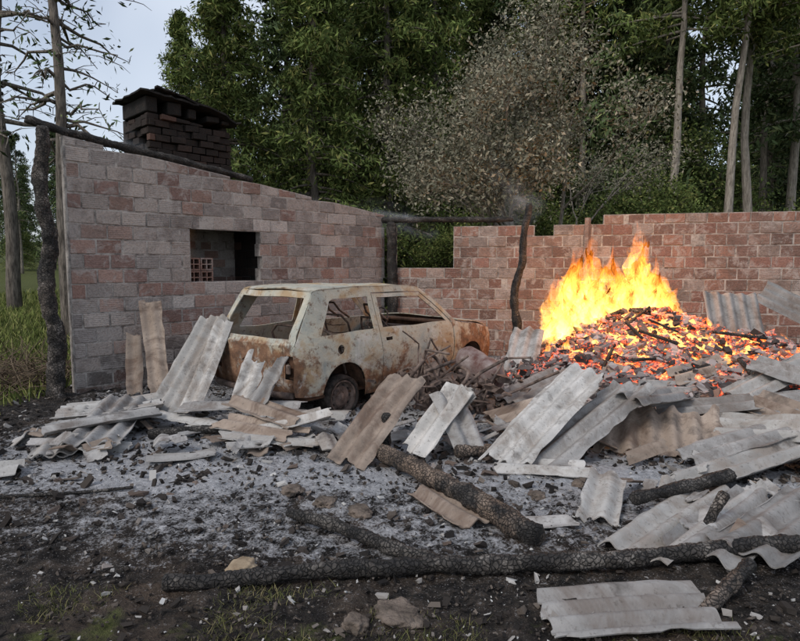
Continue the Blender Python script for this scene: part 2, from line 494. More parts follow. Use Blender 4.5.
def col_left(s, z, rr):
    w = noise.noise(Vector((s * 0.9, z * 1.1, 4))) * 0.5 + 0.5
    pal = [(0.33, 0.225, 0.19), (0.29, 0.185, 0.155), (0.35, 0.255, 0.22), (0.24, 0.16, 0.14)]
    pale = [(0.39, 0.34, 0.31), (0.34, 0.305, 0.285), (0.43, 0.39, 0.365), (0.28, 0.25, 0.235)]
    p = 0.36 + 0.55 * sstep(0.4, 0.62, w)
    c = rr.choice(pale) if rr.random() < p else rr.choice(pal)
    f = rr.uniform(0.74, 1.16)
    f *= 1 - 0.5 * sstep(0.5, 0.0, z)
    return tuple(v * f for v in c)
def col_right(s, z, rr):
    w = noise.noise(Vector((s * 0.8, z * 1.2, 14))) * 0.5 + 0.5
    pal = [(0.28, 0.165, 0.13), (0.25, 0.145, 0.12), (0.30, 0.20, 0.165), (0.20, 0.13, 0.11)]
    pale = [(0.32, 0.25, 0.22), (0.28, 0.235, 0.215)]
    c = rr.choice(pale) if rr.random() < 0.15 + 0.4 * sstep(0.5, 0.7, w) else rr.choice(pal)
    f = rr.uniform(0.76, 1.15)
    return tuple(v * f for v in c)
def col_dark(s, z, rr):
    f = rr.uniform(0.5, 1.3)
    return (0.20 * f, 0.11 * f, 0.085 * f)

WL0 = (-4.0, 7.3); WC = (-0.28, 11.1); WR = (7.6, 9.2)
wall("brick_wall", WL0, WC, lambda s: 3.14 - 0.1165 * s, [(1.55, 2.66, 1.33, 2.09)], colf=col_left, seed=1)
eR = (Vector(WR) - Vector(WC)).normalized()
wall("brick_wall", (WC[0] + 0.15 * eR.x, WC[1] + 0.15 * eR.y), WR,
     lambda s: 2.30 if s < 3.42 else 2.45, [(0.05, 1.12, 1.58, 4.0)], colf=col_right, seed=2, ragged=0.015)
pj = Vector(WC) + eR * 3.55
V = []; F = []
tube([(pj.x, pj.y - 0.03, 0), (pj.x, pj.y - 0.03, 2.40)], [0.05, 0.05], 4, V=V, F=F)
mesh_obj("wall_pillar", V, F, M_BRICK, colors=[(0.28, 0.2, 0.17)] * len(V))

eL = (Vector(WC) - Vector(WL0)).normalized(); nL = Vector((eL.y, -eL.x))
def LP(s, d):
    p = Vector(WL0) + eL * s - nL * d
    return (p.x, p.y)
oven = empty("brick_oven")
kw = dict(colf=col_dark, mat=M_SOOT, parent=oven, bl=0.24, bh=0.12)
wall("oven_side", LP(1.40, 0.98), LP(1.40, 0.145), lambda s: 2.3, seed=5, **kw)
wall("oven_side_far", LP(2.80, 0.98), LP(2.80, 0.145), lambda s: 2.3, seed=6, **kw)
wall("oven_back", LP(1.40, 1.0), LP(2.94, 1.0), lambda s: 2.3, seed=7, colf=col_left, parent=oven, bl=0.24, bh=0.12)
def slab(name, s0, s1, d0, d1, z0, z1, mat, parent, tilt=0.0):
    V = []
    for z in (z0, z1):
        for s, d in ((s0, d0), (s1, d0), (s1, d1), (s0, d1)):
            p = LP(s, d); V.append((p[0], p[1], z + tilt * (s - s0)))
    F = [(0, 3, 2, 1), (4, 5, 6, 7), (0, 1, 5, 4), (1, 2, 6, 5), (2, 3, 7, 6), (3, 0, 4, 7)]
    return bevel(mesh_obj(name, V, F, mat, parent=parent, colors=[(0.05, 0.04, 0.04)] * 8), 0.01)
slab("oven_floor", 1.42, 2.76, 0.16, 0.97, 1.22, 1.32, M_SOOT, oven)
slab("oven_roof", 1.38, 2.95, 0.16, 1.1, 2.305, 2.40, M_SOOT, oven)
s0, s1, d0, d1 = 1.12, 2.36, 0.22, 1.08
ch = dict(colf=col_dark, mat=M_SOOT, parent=oven, bl=0.20, bh=0.085, gap=0.012, z0=2.405, thick=0.1)
wall("chimney_front", LP(s0, d0), LP(s1, d0), lambda s: 3.66 - 0.06 * s, seed=8, holes=0.10, jit=0.04, **ch)
wall("chimney_back", LP(s0, d1 - 0.1), LP(s1, d1 - 0.1), lambda s: 3.66, seed=9, **ch)
wall("chimney_left", LP(s0 - 0.003, d1), LP(s0 - 0.003, d0 - 0.003), lambda s: 3.64, seed=10, holes=0.10, jit=0.04, **ch)
wall("chimney_right", LP(s1 - 0.09, d1 - 0.11), LP(s1 - 0.09, d0 + 0.11), lambda s: 3.64, seed=11, **ch)
slab("chimney_core", s0 + 0.12, s1 - 0.22, d0 + 0.13, d1 - 0.14, 2.5, 3.58, M_SOOT, oven)
for i, (a, b, h_) in enumerate(((-0.02, 0.16, 0.20), (0.28, 0.2, 0.17), (0.58, 0.12, 0.13), (0.86, 0.2, 0.08), (1.1, 0.12, 0.05))):
    slab("cap_brick_%d" % i, s0 + a, s0 + a + b, d0 + 0.02, d1 - 0.05, 3.665, 3.665 + h_, M_SOOT, oven, 0.05 * (i % 2))
def capsheet(name, c0, c1, da, db, za, zb):
    N = 10; V = []; F = []
    for i in range(N + 1):
        for j in range(N + 1):
            s = c0 + (c1 - c0) * i / N; d = da + (db - da) * j / N
            jj = 0.14 * noise.noise(Vector((s * 7, d * 7, za)))
            p = LP(s + (jj if i in (0, N) else 0), d + (jj if j in (0, N) else 0))
            V.append((p[0], p[1], za + (zb - za) * i / N + 0.05 * noise.noise(Vector((s * 4, d * 4, 1)))))
    for i in range(N):
        for j in range(N):
            q = i * (N + 1) + j; F.append((q, q + 1, q + N + 2, q + N + 1))
    o = mesh_obj(name, V, F, M_SOOT, parent=oven, colors=[(0.05, 0.04, 0.04)] * len(V)); solid(o, 0.025)
capsheet("chimney_cap", s0 - 0.12, s0 + 0.70, d0 - 0.08, d1 + 0.05, 3.90, 3.86)
capsheet("chimney_cap_broken", s0 + 0.45, s1 + 0.14, d0 - 0.10, d1 + 0.02, 3.94, 3.70)
capsheet("chimney_cap_piece", s0 + 0.1, s0 + 0.5, d0 - 0.1, d1 - 0.3, 3.98, 3.93)
V = []; F = []
for r_ in range(2):
    for c_ in range(2):
        s = 1.60 + c_ * 0.2; z = 1.34 + r_ * 0.19
        for (a, b, c, d) in ((0, 0.19, 0, 0.02), (0, 0.19, 0.16, 0.18), (0, 0.02, 0.02, 0.16), (0.17, 0.19, 0.02, 0.16), (0.085, 0.1, 0.02, 0.16), (0.02, 0.085, 0.08, 0.095), (0.1, 0.17, 0.08, 0.095)):
            bb = len(V)
            for zq in (z + c, z + d):
                for sq, dq in ((s + a, 0.2), (s + b, 0.2), (s + b, 0.45), (s + a, 0.45)):
                    p = LP(sq, dq); V.append((p[0], p[1], zq))
            F += [tuple(bb + i for i in f) for f in BF]
mesh_obj("hollow_bricks", V, F, M_BRICK, parent=oven, colors=[(0.27, 0.17, 0.14)] * len(V))

log("charred_roof_beam", [(-4.35, 7.12, 3.29), LP(0.0, 0.05) + (3.19,), LP(2.6, 0.05) + (2.89,)], 0.055, 0.045, seed=4, step=0.03)
log("charred_roof_beam", [(-0.33, 11.08, 2.42), (2.0, 10.62, 2.41)], 0.055, 0.045, seed=5, step=0.03)
log("charred_post", [(-4.13, 7.12, -0.1), (-4.16, 7.12, 3.2)], 0.105, 0.075, mat=mat_char("charred_post_wood", 0.26, 0.2, 34), seed=6, step=0.025, wob=0.08)
log("charred_post", [(-0.12, 10.98, -0.1), (-0.16, 10.98, 2.38)], 0.10, 0.09, seed=7, step=0.04)
log("charred_post", [(1.68, 9.0, 0.0), (1.74, 9.0, 1.1), (1.90, 9.0, 2.5)], 0.075, 0.05, seed=8, step=0.03, wob=0.06)

log("charred_log", [(-1.16, 2.83, 0.05), (0.15, 2.95, 0.06), (2.25, 3.12, 0.09)], 0.040, 0.052, mat=mat_char("ashy_char", 0.24, 0.0, 40), seed=11, wob=0.05, step=0.010)
log("charred_log", [(-0.70, 3.68, 0.05), (0.22, 3.0, 0.06)], 0.034, 0.042, seed=12, wob=0.04, step=0.010)
log("fallen_log", [(-0.30, 5.0, 0.10), (0.3, 4.05, 0.09), (0.80, 3.28, 0.07)], 0.062, 0.078, mat=M_CHARB, seed=13, wob=0.05, step=0.014, blocky=0.09)
log("charred_stump", [(-0.13, 5.0, 0.0), (-0.11, 5.0, 0.36)], 0.055, 0.05, seed=14, step=0.02)
log("charred_stick", [(1.75, 3.35, 0.02), (1.93, 3.42, 0.27)], 0.03, 0.033, mat=mat_char("grey_char", 0.35, 0.2), seed=15)
log("charred_log", [(0.45, 4.75, 0.09), (0.95, 4.95, 0.06)], 0.05, 0.05, mat=M_CHARB, seed=16)
log("charred_log", [(1.5, 3.7, 0.12), (2.3, 4.05, 0.16)], 0.04, 0.05, seed=17)
log("charred_log", [(-2.3, 5.35, 0.07), (-1.55, 5.5, 0.09)], 0.05, 0.04, seed=18)
log("charred_log", [(1.35, 2.55, 0.03), (1.75, 2.9, 0.11)], 0.03, 0.04, mat=mat_char("plank_char", 0.2, 0.6), seed=19)
log("charred_log", [(-3.2, 3.9, 0.02), (-1.9, 4.15, 0.02)], 0.014, 0.012, seed=20, sides=12)
log("charred_log", [(2.4, 5.6, 0.12), (3.3, 5.2, 0.22)], 0.05, 0.05, seed=21)

# ------------------------------------------------------------------ corrugated sheets
def zig(u, seed, f):
    a = math.floor(u * f); t = u * f - a
    h = lambda k: random.Random(int(k * 7919 + seed * 131)).uniform(-1, 1)
    if h(a + 0.5) > 0.45: t = 0 if t < 0.5 else 1
    return h(a) * (1 - t) + h(a + 1) * t
def sheet(O, A, B, mat, seed=0, jag=0.05, pitch=0.15, amp=0.024, name="corrugated_sheet", cut=0.0):
    rr = random.Random(seed)
    O, A, B = Vector(O), Vector(A), Vector(B)
    O.z += 0.03; A.z += 0.03; B.z += 0.03
    a = A - O; b = B - O
    L = a.length; ah = a.normalized()
    b = b - ah * (b.dot(ah) * 0.65)
    W = b.length; bhv = b.normalized()
    nrm = ah.cross(bhv).normalized()
    if nrm.z < 0: nrm = -nrm
    nu = max(10, int(W / pitch * 14)); nv = max(4, int(L / 0.05))
    ph = rr.uniform(0, 6.28)
    V = []; F = []
    sk = rr.uniform(-1.2, 1.2); sk2 = rr.uniform(-1.2, 1.2)
    bow = rr.uniform(-0.02, 0.015)
    for i in range(nu + 1):
        u = W * i / nu
        lo = jag * (0.8 * zig(u, seed, 9) + 0.3 * zig(u, seed + 50, 30) + sk * (i / nu))
        hi = jag * (0.8 * zig(u, seed + 7, 9) + 0.3 * zig(u, seed + 57, 30) + sk2 * (i / nu))
        hi -= cut * L * max(0, (i / nu - 0.45))
        for j in range(nv + 1):
            v = lo + (L + hi - lo) * j / nv
            eu = 0.35 * jag * zig(v, seed + (3 if i < nu / 2 else 4), 8) if i in (0, nu) else 0
            z = amp * math.sin(2 * math.pi * u / pitch + ph) + 0.008 * noise.noise(Vector((u * 1.5, v * 1.5, seed)))
            z += bow * 4 * (v / L) * (1 - v / L)
            V.append(O + ah * v + bhv * (u + eu) + nrm * z)
    for i in range(nu):
        for j in range(nv):
            q = i * (nv + 1) + j
            F.append((q, q + nv + 1, q + nv + 2, q + 1))
    o = mesh_obj(name, V, F, mat, True)
    solid(o, 0.008); esplit(o)
    return o

W_, G_, B_ = M_SH_W, M_SH_G, M_SH_B
SH = [
 ((-2.72, 6.30, 0.0), (-2.32, 6.98, 0.98), (-2.36, 6.12, 0.0), W_, {}),
 ((-2.34, 6.15, 0.02), (-2.10, 6.83, 0.98), (-2.10, 6.05, 0.04), W_, {}),
 ((-3.09, 7.30, 0.0), (-3.30, 7.60, 1.10), (-2.85, 7.35, 0.05), B_, dict(amp=0.012)),
 ((-3.33, 7.20, 0.0), (-3.45, 7.5, 0.7), (-3.15, 7.25, 0.05), B_, dict(amp=0.012)),
 ((-3.03, 4.75, 0.02), (-3.52, 6.1, 0.08), (-2.55, 4.75, 0.02), W_, {}),
 ((-2.85, 4.85, 0.10), (-3.15, 6.3, 0.18), (-2.35, 4.85, 0.06), G_, {}),
 ((-3.58, 6.30, 0.08), (-2.74, 6.7, 0.12), (-3.3, 5.6, 0.10), W_, {}),
 ((-3.35, 4.45, 0.01), (-2.98, 4.62, 0.03), (-3.2, 4.25, 0.01), W_, {}),
 ((-3.2, 5.3, 0.14), (-2.4, 5.9, 0.16), (-3.05, 5.1, 0.12), G_, {}),
 ((-2.07, 4.85, 0.02), (-1.60, 4.98, 0.03), (-2.0, 4.65, 0.02), G_, dict(amp=0.01)),
 ((-2.65, 5.9, 0.08), (-1.42, 5.30, 0.07), (-2.55, 6.08, 0.10), W_, dict(amp=0.012, jag=0.08)),
 ((-1.6, 5.15, 0.06), (-0.70, 4.95, 0.05), (-1.52, 5.35, 0.09), W_, dict(amp=0.012, jag=0.1)),
 ((-2.2, 5.75, 0.14), (-1.0, 5.65, 0.18), (-2.15, 5.95, 0.20), G_, dict(amp=0.012)),
 ((-1.68, 5.85, 0.22), (-1.55, 6.0, 0.66), (-1.46, 5.78, 0.22), W_, dict(jag=0.10)),
 ((-1.48, 5.70, 0.22), (-1.28, 5.85, 0.62), (-1.31, 5.62, 0.2), G_, dict(jag=0.10)),
 ((-1.69, 5.70, 0.22), (-1.0, 5.20, 0.13), (-1.52, 5.85, 0.32), B_, {}),
 ((-1.43, 5.50, 0.09), (-0.72, 5.40, 0.28), (-1.30, 5.25, 0.05), W_, dict(jag=0.08)),
 ((-1.30, 5.60, 0.20), (-0.60, 5.45, 0.22), (-1.22, 5.43, 0.16), G_, dict(jag=0.08)),
 ((-1.75, 5.45, 0.10), (-0.95, 5.05, 0.08), (-1.63, 5.62, 0.15), B_, dict(jag=0.1)),
 ((-0.62, 4.75, 0.0), (-0.12, 5.45, 0.56), (-0.26, 4.58, 0.0), B_, dict(jag=0.05)),
 ((0.02, 4.90, 0.06), (0.42, 5.20, 0.53), (0.22, 4.72, 0.05), W_, {}),
 ((0.50, 5.20, 0.50), (0.72, 4.85, 0.05), (0.28, 5.05, 0.42), G_, {}),
 ((0.18, 5.35, 0.12), (0.60, 5.30, 0.50), (0.25, 5.05, 0.12), W_, {}),
 ((0.62, 4.70, 0.04), (1.58, 5.60, 0.64), (1.02, 4.52, 0.05), W_, dict(jag=0.06, cut=0.12)),
 ((0.86, 4.62, 0.0), (1.97, 5.45, 0.50), (1.20, 4.45, 0.0), G_, dict(jag=0.06)),
 ((0.76, 4.45, 0.02), (1.45, 4.33, 0.02), (0.82, 4.68, 0.03), W_, dict(jag=0.06)),
 ((1.65, 4.98, 0.0), (1.80, 5.42, 0.27), (2.72, 4.9, 0.05), B_, dict(jag=0.06, pitch=0.18, amp=0.03)),
 ((3.94, 7.45, 0.42), (3.96, 7.85, 1.22), (4.60, 7.35, 0.36), G_, dict(jag=0.02)),
 ((4.62, 7.8, 1.12), (5.34, 7.4, 0.68), (5.00, 8.05, 1.35), G_, dict(jag=0.02)),
 ((4.85, 7.0, 0.35), (5.5, 6.8, 0.75), (5.2, 7.3, 0.6), G_, {}),
 ((1.96, 4.30, 0.02), (3.34, 4.9, 0.16), (2.14, 4.02, 0.02), W_, dict(jag=0.06)),
 ((2.20, 4.70, 0.08), (3.5, 5.2, 0.25), (2.3, 4.42, 0.06), G_, dict(jag=0.06)),
 ((2.52, 6.20, 0.25), (3.97, 6.0, 0.26), (2.80, 6.6, 0.36), G_, {}),
 ((3.25, 6.00, 0.32), (4.45, 6.6, 0.62), (3.30, 5.65, 0.22), W_, {}),
 ((2.95, 5.80, 0.26), (4.22, 5.8, 0.38), (2.85, 5.35, 0.14), G_, {}),
 ((3.13, 5.50, 0.24), (3.5, 4.95, 0.10), (3.53, 5.8, 0.38), B_, {}),
 ((3.07, 7.00, 0.52), (3.25, 6.3, 0.28), (3.47, 7.1, 0.58), G_, {}),
 ((2.2, 6.7, 0.3), (2.75, 6.2, 0.22), (2.5, 6.95, 0.42), B_, {}),
 ((3.3, 5.2, 0.12), (4.4, 5.4, 0.30), (3.4, 4.8, 0.10), G_, {}),
 ((2.4, 5.5, 0.16), (3.3, 5.35, 0.28), (2.5, 5.85, 0.24), G_, {}),
 ((3.0, 4.55, 0.10), (3.8, 4.9, 0.18), (3.15, 4.2, 0.06), B_, {}),
 ((2.7, 5.0, 0.12), (3.4, 4.6, 0.20), (2.85, 5.3, 0.25), W_, {}),
 ((3.6, 6.2, 0.50), (4.2, 5.6, 0.30), (3.9, 6.4, 0.60), G_, {}),
 ((3.9, 5.6, 0.36), (4.8, 5.9, 0.55), (4.0, 5.3, 0.25), W_, {}),
 ((2.9, 6.5, 0.42), (3.6, 6.75, 0.55), (3.0, 6.3, 0.32), B_, {}),
 ((1.12, 3.28, 0.0), (2.06, 4.10, 0.05), (1.40, 3.0, 0.02), W_, {}),
 ((1.45, 3.22, 0.05), (2.30, 3.95, 0.08), (1.72, 2.92, 0.04), G_, {}),
 ((1.70, 3.20, 0.09), (2.55, 3.85, 0.12), (2.0, 2.95, 0.05), G_, {}),
 ((0.62, 2.74, 0.02), (1.42, 2.80, 0.03), (0.70, 2.38, 0.01), G_, dict(jag=0.05, pitch=0.11, amp=0.016)),
 ((0.05, 4.0, 0.02), (0.36, 3.45, 0.02), (0.25, 4.12, 0.03), B_, {}),
 ((1.10, 3.62, 0.0), (1.35, 4.15, 0.12), (1.36, 3.60, 0.0), W_, dict(jag=0.03)),
 ((0.75, 3.62, 0.01), (1.05, 3.66, 0.01), (0.74, 3.45, 0.01), G_, dict(amp=0.01)),
 ((2.30, 3.45, 0.0), (2.7, 3.5, 0.02), (2.3, 3.2, 0.0), B_, {}),
 ((1.9, 5.2, 0.45), (2.6, 5.9, 0.35), (2.15, 5.0, 0.40), G_, {}),
 ((1.0, 6.6, 0.1), (1.9, 7.2, 0.35), (1.3, 6.3, 0.1), G_, {}),
 ((1.3, 7.6, 0.2), (1.55, 8.1, 0.75), (1.7, 7.5, 0.2), G_, {}),
 ((0.85, 5.9, 0.1), (1.6, 6.0, 0.3), (0.95, 5.6, 0.05), B_, {}),
]
for i, (O, A, B, m, kw) in enumerate(SH):
    kk = dict(jag=0.045); kk.update(kw)
    sheet(O, A, B, m, seed=i + 1, **kk)
def frag_mesh(name, mat, n, seed, region):
    rr = random.Random(seed); V = []; F = []
    for q in range(n):
        x0, x1, y0, y1 = rr.choice(region)
        x = rr.uniform(x0, x1); y = rr.uniform(y0, y1)
        L = rr.uniform(0.08, 0.38); W = rr.uniform(0.05, 0.20); ang = rr.uniform(0, 3.14)
        M = Matrix.Rotation(ang, 3, 'Z') @ Matrix.Rotation(rr.gauss(0, 0.25), 3, 'X') @ Matrix.Rotation(rr.gauss(0, 0.25), 3, 'Y')
        zc = gh(x, y) + rr.uniform(0.03, 0.12)
        nu = 10; b = len(V); s1_ = rr.uniform(-.5, .5); s2_ = rr.uniform(-.5, .5)
        for i in range(nu + 1):
            u = W * (i / nu - 0.5)
            la = -L / 2 + 0.02 * rr.random() + s1_ * u; lb = L / 2 - 0.02 * rr.random() + s2_ * u - L * 0.3 * (i / nu) * (q % 3 == 0)
            for j in range(3):
                v = la + (lb - la) * j / 2
                V.append(M @ Vector((v, u, 0.017 * math.sin(u * 39 + q))) + Vector((x, y, zc)))
        for i in range(nu):
            for j in range(2):
                k = b + i * 3 + j
                F.append((k, k + 3, k + 4, k + 1))
    o = mesh_obj(name, V, F, mat, True); solid(o, 0.008); esplit(o)
reg = [(-2.6, -0.4, 4.9, 6.1), (-0.6, 1.4, 4.9, 5.8), (1.6, 3.8, 4.4, 6.2), (2.3, 4.4, 5.6, 6.8), (-3.4, -2.4, 4.8, 6.6), (0.6, 2.0, 5.6, 7.6), (1.5, 2.8, 3.1, 4.2)]
frag_mesh("corrugated_sheet_fragments", W_, 50, 31, reg)
frag_mesh("corrugated_sheet_fragments", G_, 100, 32, reg)
frag_mesh("corrugated_sheet_fragments", B_, 80, 33, reg)

# ------------------------------------------------------------------ ember pile
ec = Vector((3.60, 8.1)); ERX = 2.75
def eh(x, y):
    dx = (x - ec.x) / ERX; dy = (y - ec.y) / (2.5 if y < ec.y else 1.7)
    r = math.sqrt(dx * dx + dy * dy)
    h = 1.05 * max(0.0, 1 - r) ** 0.8
    h *= 1 + 0.25 * noise.noise(Vector((x * 1.3, y * 1.3, 0)))
    h += (0.10 * noise.noise(Vector((x * 4, y * 4, 2))) + 0.05 * noise.noise(Vector((x * 11, y * 11, 2)))) * sstep(1.0, 0.7, r)
    return h - 0.04, r
V = []; F = []; C = []; N = 110
for j in range(N + 1):
    for i in range(N + 1):
        x = ec.x - 2.9 + 5.8 * i / N; y = ec.y - 2.6 + 4.5 * j / N
        h, r = eh(x, y)
        V.append((x, y, h + gh(x, y)))
        hot = sstep(1.05, 0.25, r)
        C.append((hot, hot, hot))
for j in range(N):
    for i in range(N):
        a = j * (N + 1) + i; F.append((a, a + 1, a + N + 2, a + N + 1))
pile = empty("ember_pile")
mesh_obj("ember_mound", V, F, M_EMB, True, pile, colors=C)
pl = []; tn = []
for i in range(11000):
    a = R.uniform(0, 6.28); rr_ = R.random() ** 0.6 * 1.0
    x = ec.x + math.cos(a) * rr_ * ERX; dy = math.sin(a)
    y = ec.y + dy * rr_ * (2.5 if dy < 0 else 1.7)
    h, r = eh(x, y)
    s = min(0.05, 0.008 + R.expovariate(1 / 0.013))
    pl.append((x, y, h + gh(x, y) + s * 0.5, s, R.uniform(0.4, 0.9), R.uniform(1, 2.6)))
    tn.append(sstep(1.0, 0.2, r) * R.uniform(0.15, 1.0))
chunks("charcoal_chunks", pl, M_EMC, 9, parent=pile, tint=tn)
V = []; F = []
for i in range(34):
    a = R.uniform(0, 6.28); rr_ = R.random() ** 0.7
    x = ec.x + math.cos(a) * rr_ * 2.0; y = ec.y + math.sin(a) * rr_ * 1.8
    h, r = eh(x, y); d = R.uniform(0, 3.14); L = R.uniform(0.2, 0.6)
    z = h + 0.05
    x2, y2 = x + L * math.cos(d), y + L * math.sin(d)
    tube(interp_path([(x, y, z), (x2, y2, max(0.06, eh(x2, y2)[0]) + R.uniform(0.02, 0.14))], 0.05), [R.uniform(0.014, 0.028)] * 60, 8, 0.3, i, V=V, F=F)
mesh_obj("charred_sticks", V, F, M_CHAR, True, pile)

# ------------------------------------------------------------------ fire
def mat_fire():
    k = NM("flame")
    at = k.n('ShaderNodeAttribute', attribute_name='tint')
    sep = k.n('ShaderNodeSeparateColor', ins={0: (at, 'Color')})
    mp = k.n('ShaderNodeMapping', ins={0: k.tc(), 3: (1.0, 1.0, 0.5)})
    n = k.noise(6.0, 2, 0.6, vec=(mp, 0), dist=1.0)
    lw = k.n('ShaderNodeLayerWeight', ins={0: 0.35})
    thick = k.math('SUBTRACT', 1.0, (lw, 'Facing'))
    inten = k.math('MULTIPLY', k.math('POWER', thick, 1.5), k.ramp(n, [(0.34, 0.08), (0.60, 1.0)]))
    fade = k.ramp((sep, 0), [(0.0, 1.0), (0.5, 0.85), (0.85, 0.35), (1.0, 0.0)])
    inten = k.math('MULTIPLY', inten, fade)
    col = k.ramp((sep, 0), [(0.0, (1.0, 0.52, 0.13)), (0.5, (1.0, 0.42, 0.07)), (1.0, (1.0, 0.20, 0.015))])
    e = k.n('ShaderNodeEmission', ins={0: col, 1: k.math('MULTIPLY', inten, 1.2)})
    t = k.n('ShaderNodeBsdfTransparent', ins={0: (1, 1, 1, 1)})
    a = k.n('ShaderNodeAddShader', ins={0: e, 1: t})
    k.t.links.new(a.outputs[0], k.out.inputs[0])
    k.nosample()
    return k.m
def flames(name, specs, mat):
    V = []; F = []; C = []
    for si, (x, y, z, h, r) in enumerate(specs):
        n = 26; sides = 14; b = len(V)
        ph = R.uniform(0, 6.28); lean = R.uniform(-0.28, 0.24); amp = R.uniform(0.06, 0.20)
        for i in range(n + 1):
            t = i / n
            cx = x + lean * h * t + amp * t * math.sin(ph + t * 5.5) * h
            cy = y + amp * 0.7 * t * math.cos(ph * 1.7 + t * 4.2) * h
            cz = z + h * t
            rad = r * (math.sin(math.pi * min(1, t * 0.8 + 0.18)) ** 0.8) * (1 - t) ** 0.4 + 0.002
            for kx in range(sides):
                a = 2 * math.pi * kx / sides
                q = Vector((math.cos(a) * 1.2, math.sin(a) * 1.2, t * 4.5 * h + si * 3.7))
                rr_ = rad * (1 + 1.1 * noise.noise(q) + 0.6 * noise.noise(q * 2.7))
                V.append((cx + math.cos(a) * rr_, cy + math.sin(a) * rr_ * 0.8, cz + 0.30 * h * t * noise.noise(q * 1.3)))
                C.append((t, t, t))
        for i in range(n):
            for kx in range(sides):
                a = b + i * sides + kx; c = b + i * sides + (kx + 1) % sides
                F.append((a, c, c + sides, a + sides))
    return mesh_obj(name, V, F, mat, True, colors=C)
specs = []
def lobe(n, cx, cy, sx, sy, h0, h1, r0, r1, taper=0.45):
    for i in range(n):
        dx = R.uniform(-1, 1); x = cx + dx * sx; y = cy + R.uniform(-1, 1) * sy
        hh = (h0 + (h1 - h0) * R.random() ** 1.5) * (1 - taper * abs(dx) ** 1.3)
        specs.append((x, y, max(0.1, eh(x, y)[0]) - 0.06, hh, R.uniform(r0, r1)))
lobe(26, 3.42, 8.6, 0.50, 0.25, 0.50, 1.62, 0.12, 0.26)
lobe(22, 2.62, 8.5, 0.48, 0.25, 0.50, 1.40, 0.12, 0.24, 0.35)
lobe(16, 3.05, 8.6, 0.8, 0.3, 0.40, 0.95, 0.12, 0.22)
lobe(14, 4.0, 8.4, 0.75, 0.3, 0.15, 0.50, 0.06, 0.12)
lobe(12, 4.5, 8.2, 0.6, 0.3, 0.10, 0.28, 0.04, 0.08)
for i in range(26):
    a = R.uniform(0, 6.28); q = R.random() ** 0.5
    x = ec.x + math.cos(a) * 1.9 * q; y = ec.y - 0.3 + math.sin(a) * 1.3 * q
    specs.append((x, y, eh(x, y)[0] - 0.02, R.uniform(0.08, 0.22), R.uniform(0.025, 0.05)))
M_FIRE = mat_fire()
flames("fire_flames", specs, M_FIRE)

# ------------------------------------------------------------------ smoke wisps
def mat_smoke():
    k = NM("thin_smoke")
    at = k.n('ShaderNodeAttribute', attribute_name='tint')
    sep = k.n('ShaderNodeSeparateColor', ins={0: (at, 'Color')})
    n = k.noise(1.6, 3, 0.6, dist=1.5)
    lw = k.n('ShaderNodeLayerWeight', ins={0: 0.5})
    thick = k.math('POWER', k.math('SUBTRACT', 1.0, (lw, 'Facing')), 2.0)
    a = k.math('MULTIPLY', k.math('MULTIPLY', thick, k.ramp(n, [(0.36, 0.0), (0.70, 1.0)])), (sep, 0))
    a = k.math('MULTIPLY', a, 0.17)
    d = k.n('ShaderNodeBsdfDiffuse', ins={0: (0.66, 0.72, 0.80, 1)})
    t = k.n('ShaderNodeBsdfTransparent')
    m = k.n('ShaderNodeMixShader', ins={0: a, 1: t, 2: d})
    k.t.links.new(m.outputs[0], k.out.inputs[0])
    return k.m
def smoke(name, specs):
    V = []; F = []; C = []
    for si, (x, y, z, h, r0, r1, lean) in enumerate(specs):
        n = 20; sides = 16; b = len(V)
        for i in range(n + 1):
            t = i / n; rad = (r0 + (r1 - r0) * t) * (0.25 + 0.75 * math.sin(math.pi * min(1, t + 0.02)))
            for kx in range(sides):
                a = 2 * math.pi * kx / sides
                q = Vector((math.cos(a), math.sin(a), t * 3 + si * 5))
                rr_ = rad * (1 + 0.6 * noise.noise(q))
                V.append((x + lean * t + 0.25 * math.sin(t * 4 + si) * t + math.cos(a) * rr_, y + math.sin(a) * rr_, z + h * t))
                e = math.sin(math.pi * t); C.append((e, e, e))
        for i in range(n):
            for kx in range(sides):
                a = b + i * sides + kx; c = b + i * sides + (kx + 1) % sides
                F.append((a, c, c + sides, a + sides))
    return mesh_obj(name, V, F, mat_smoke(), True, colors=C)
smoke("smoke", [(2.3, 11.4, 1.9, 1.7, 0.3, 0.6, -0.4), (-3.2, 8.5, 2.4, 1.3, 0.25, 0.4, -0.6), (0.5, 11.6, 2.0, 0.9, 0.5, 0.8, -0.9), (-1.3, 11.2, 2.2, 0.8, 0.4, 0.7, -0.9)])

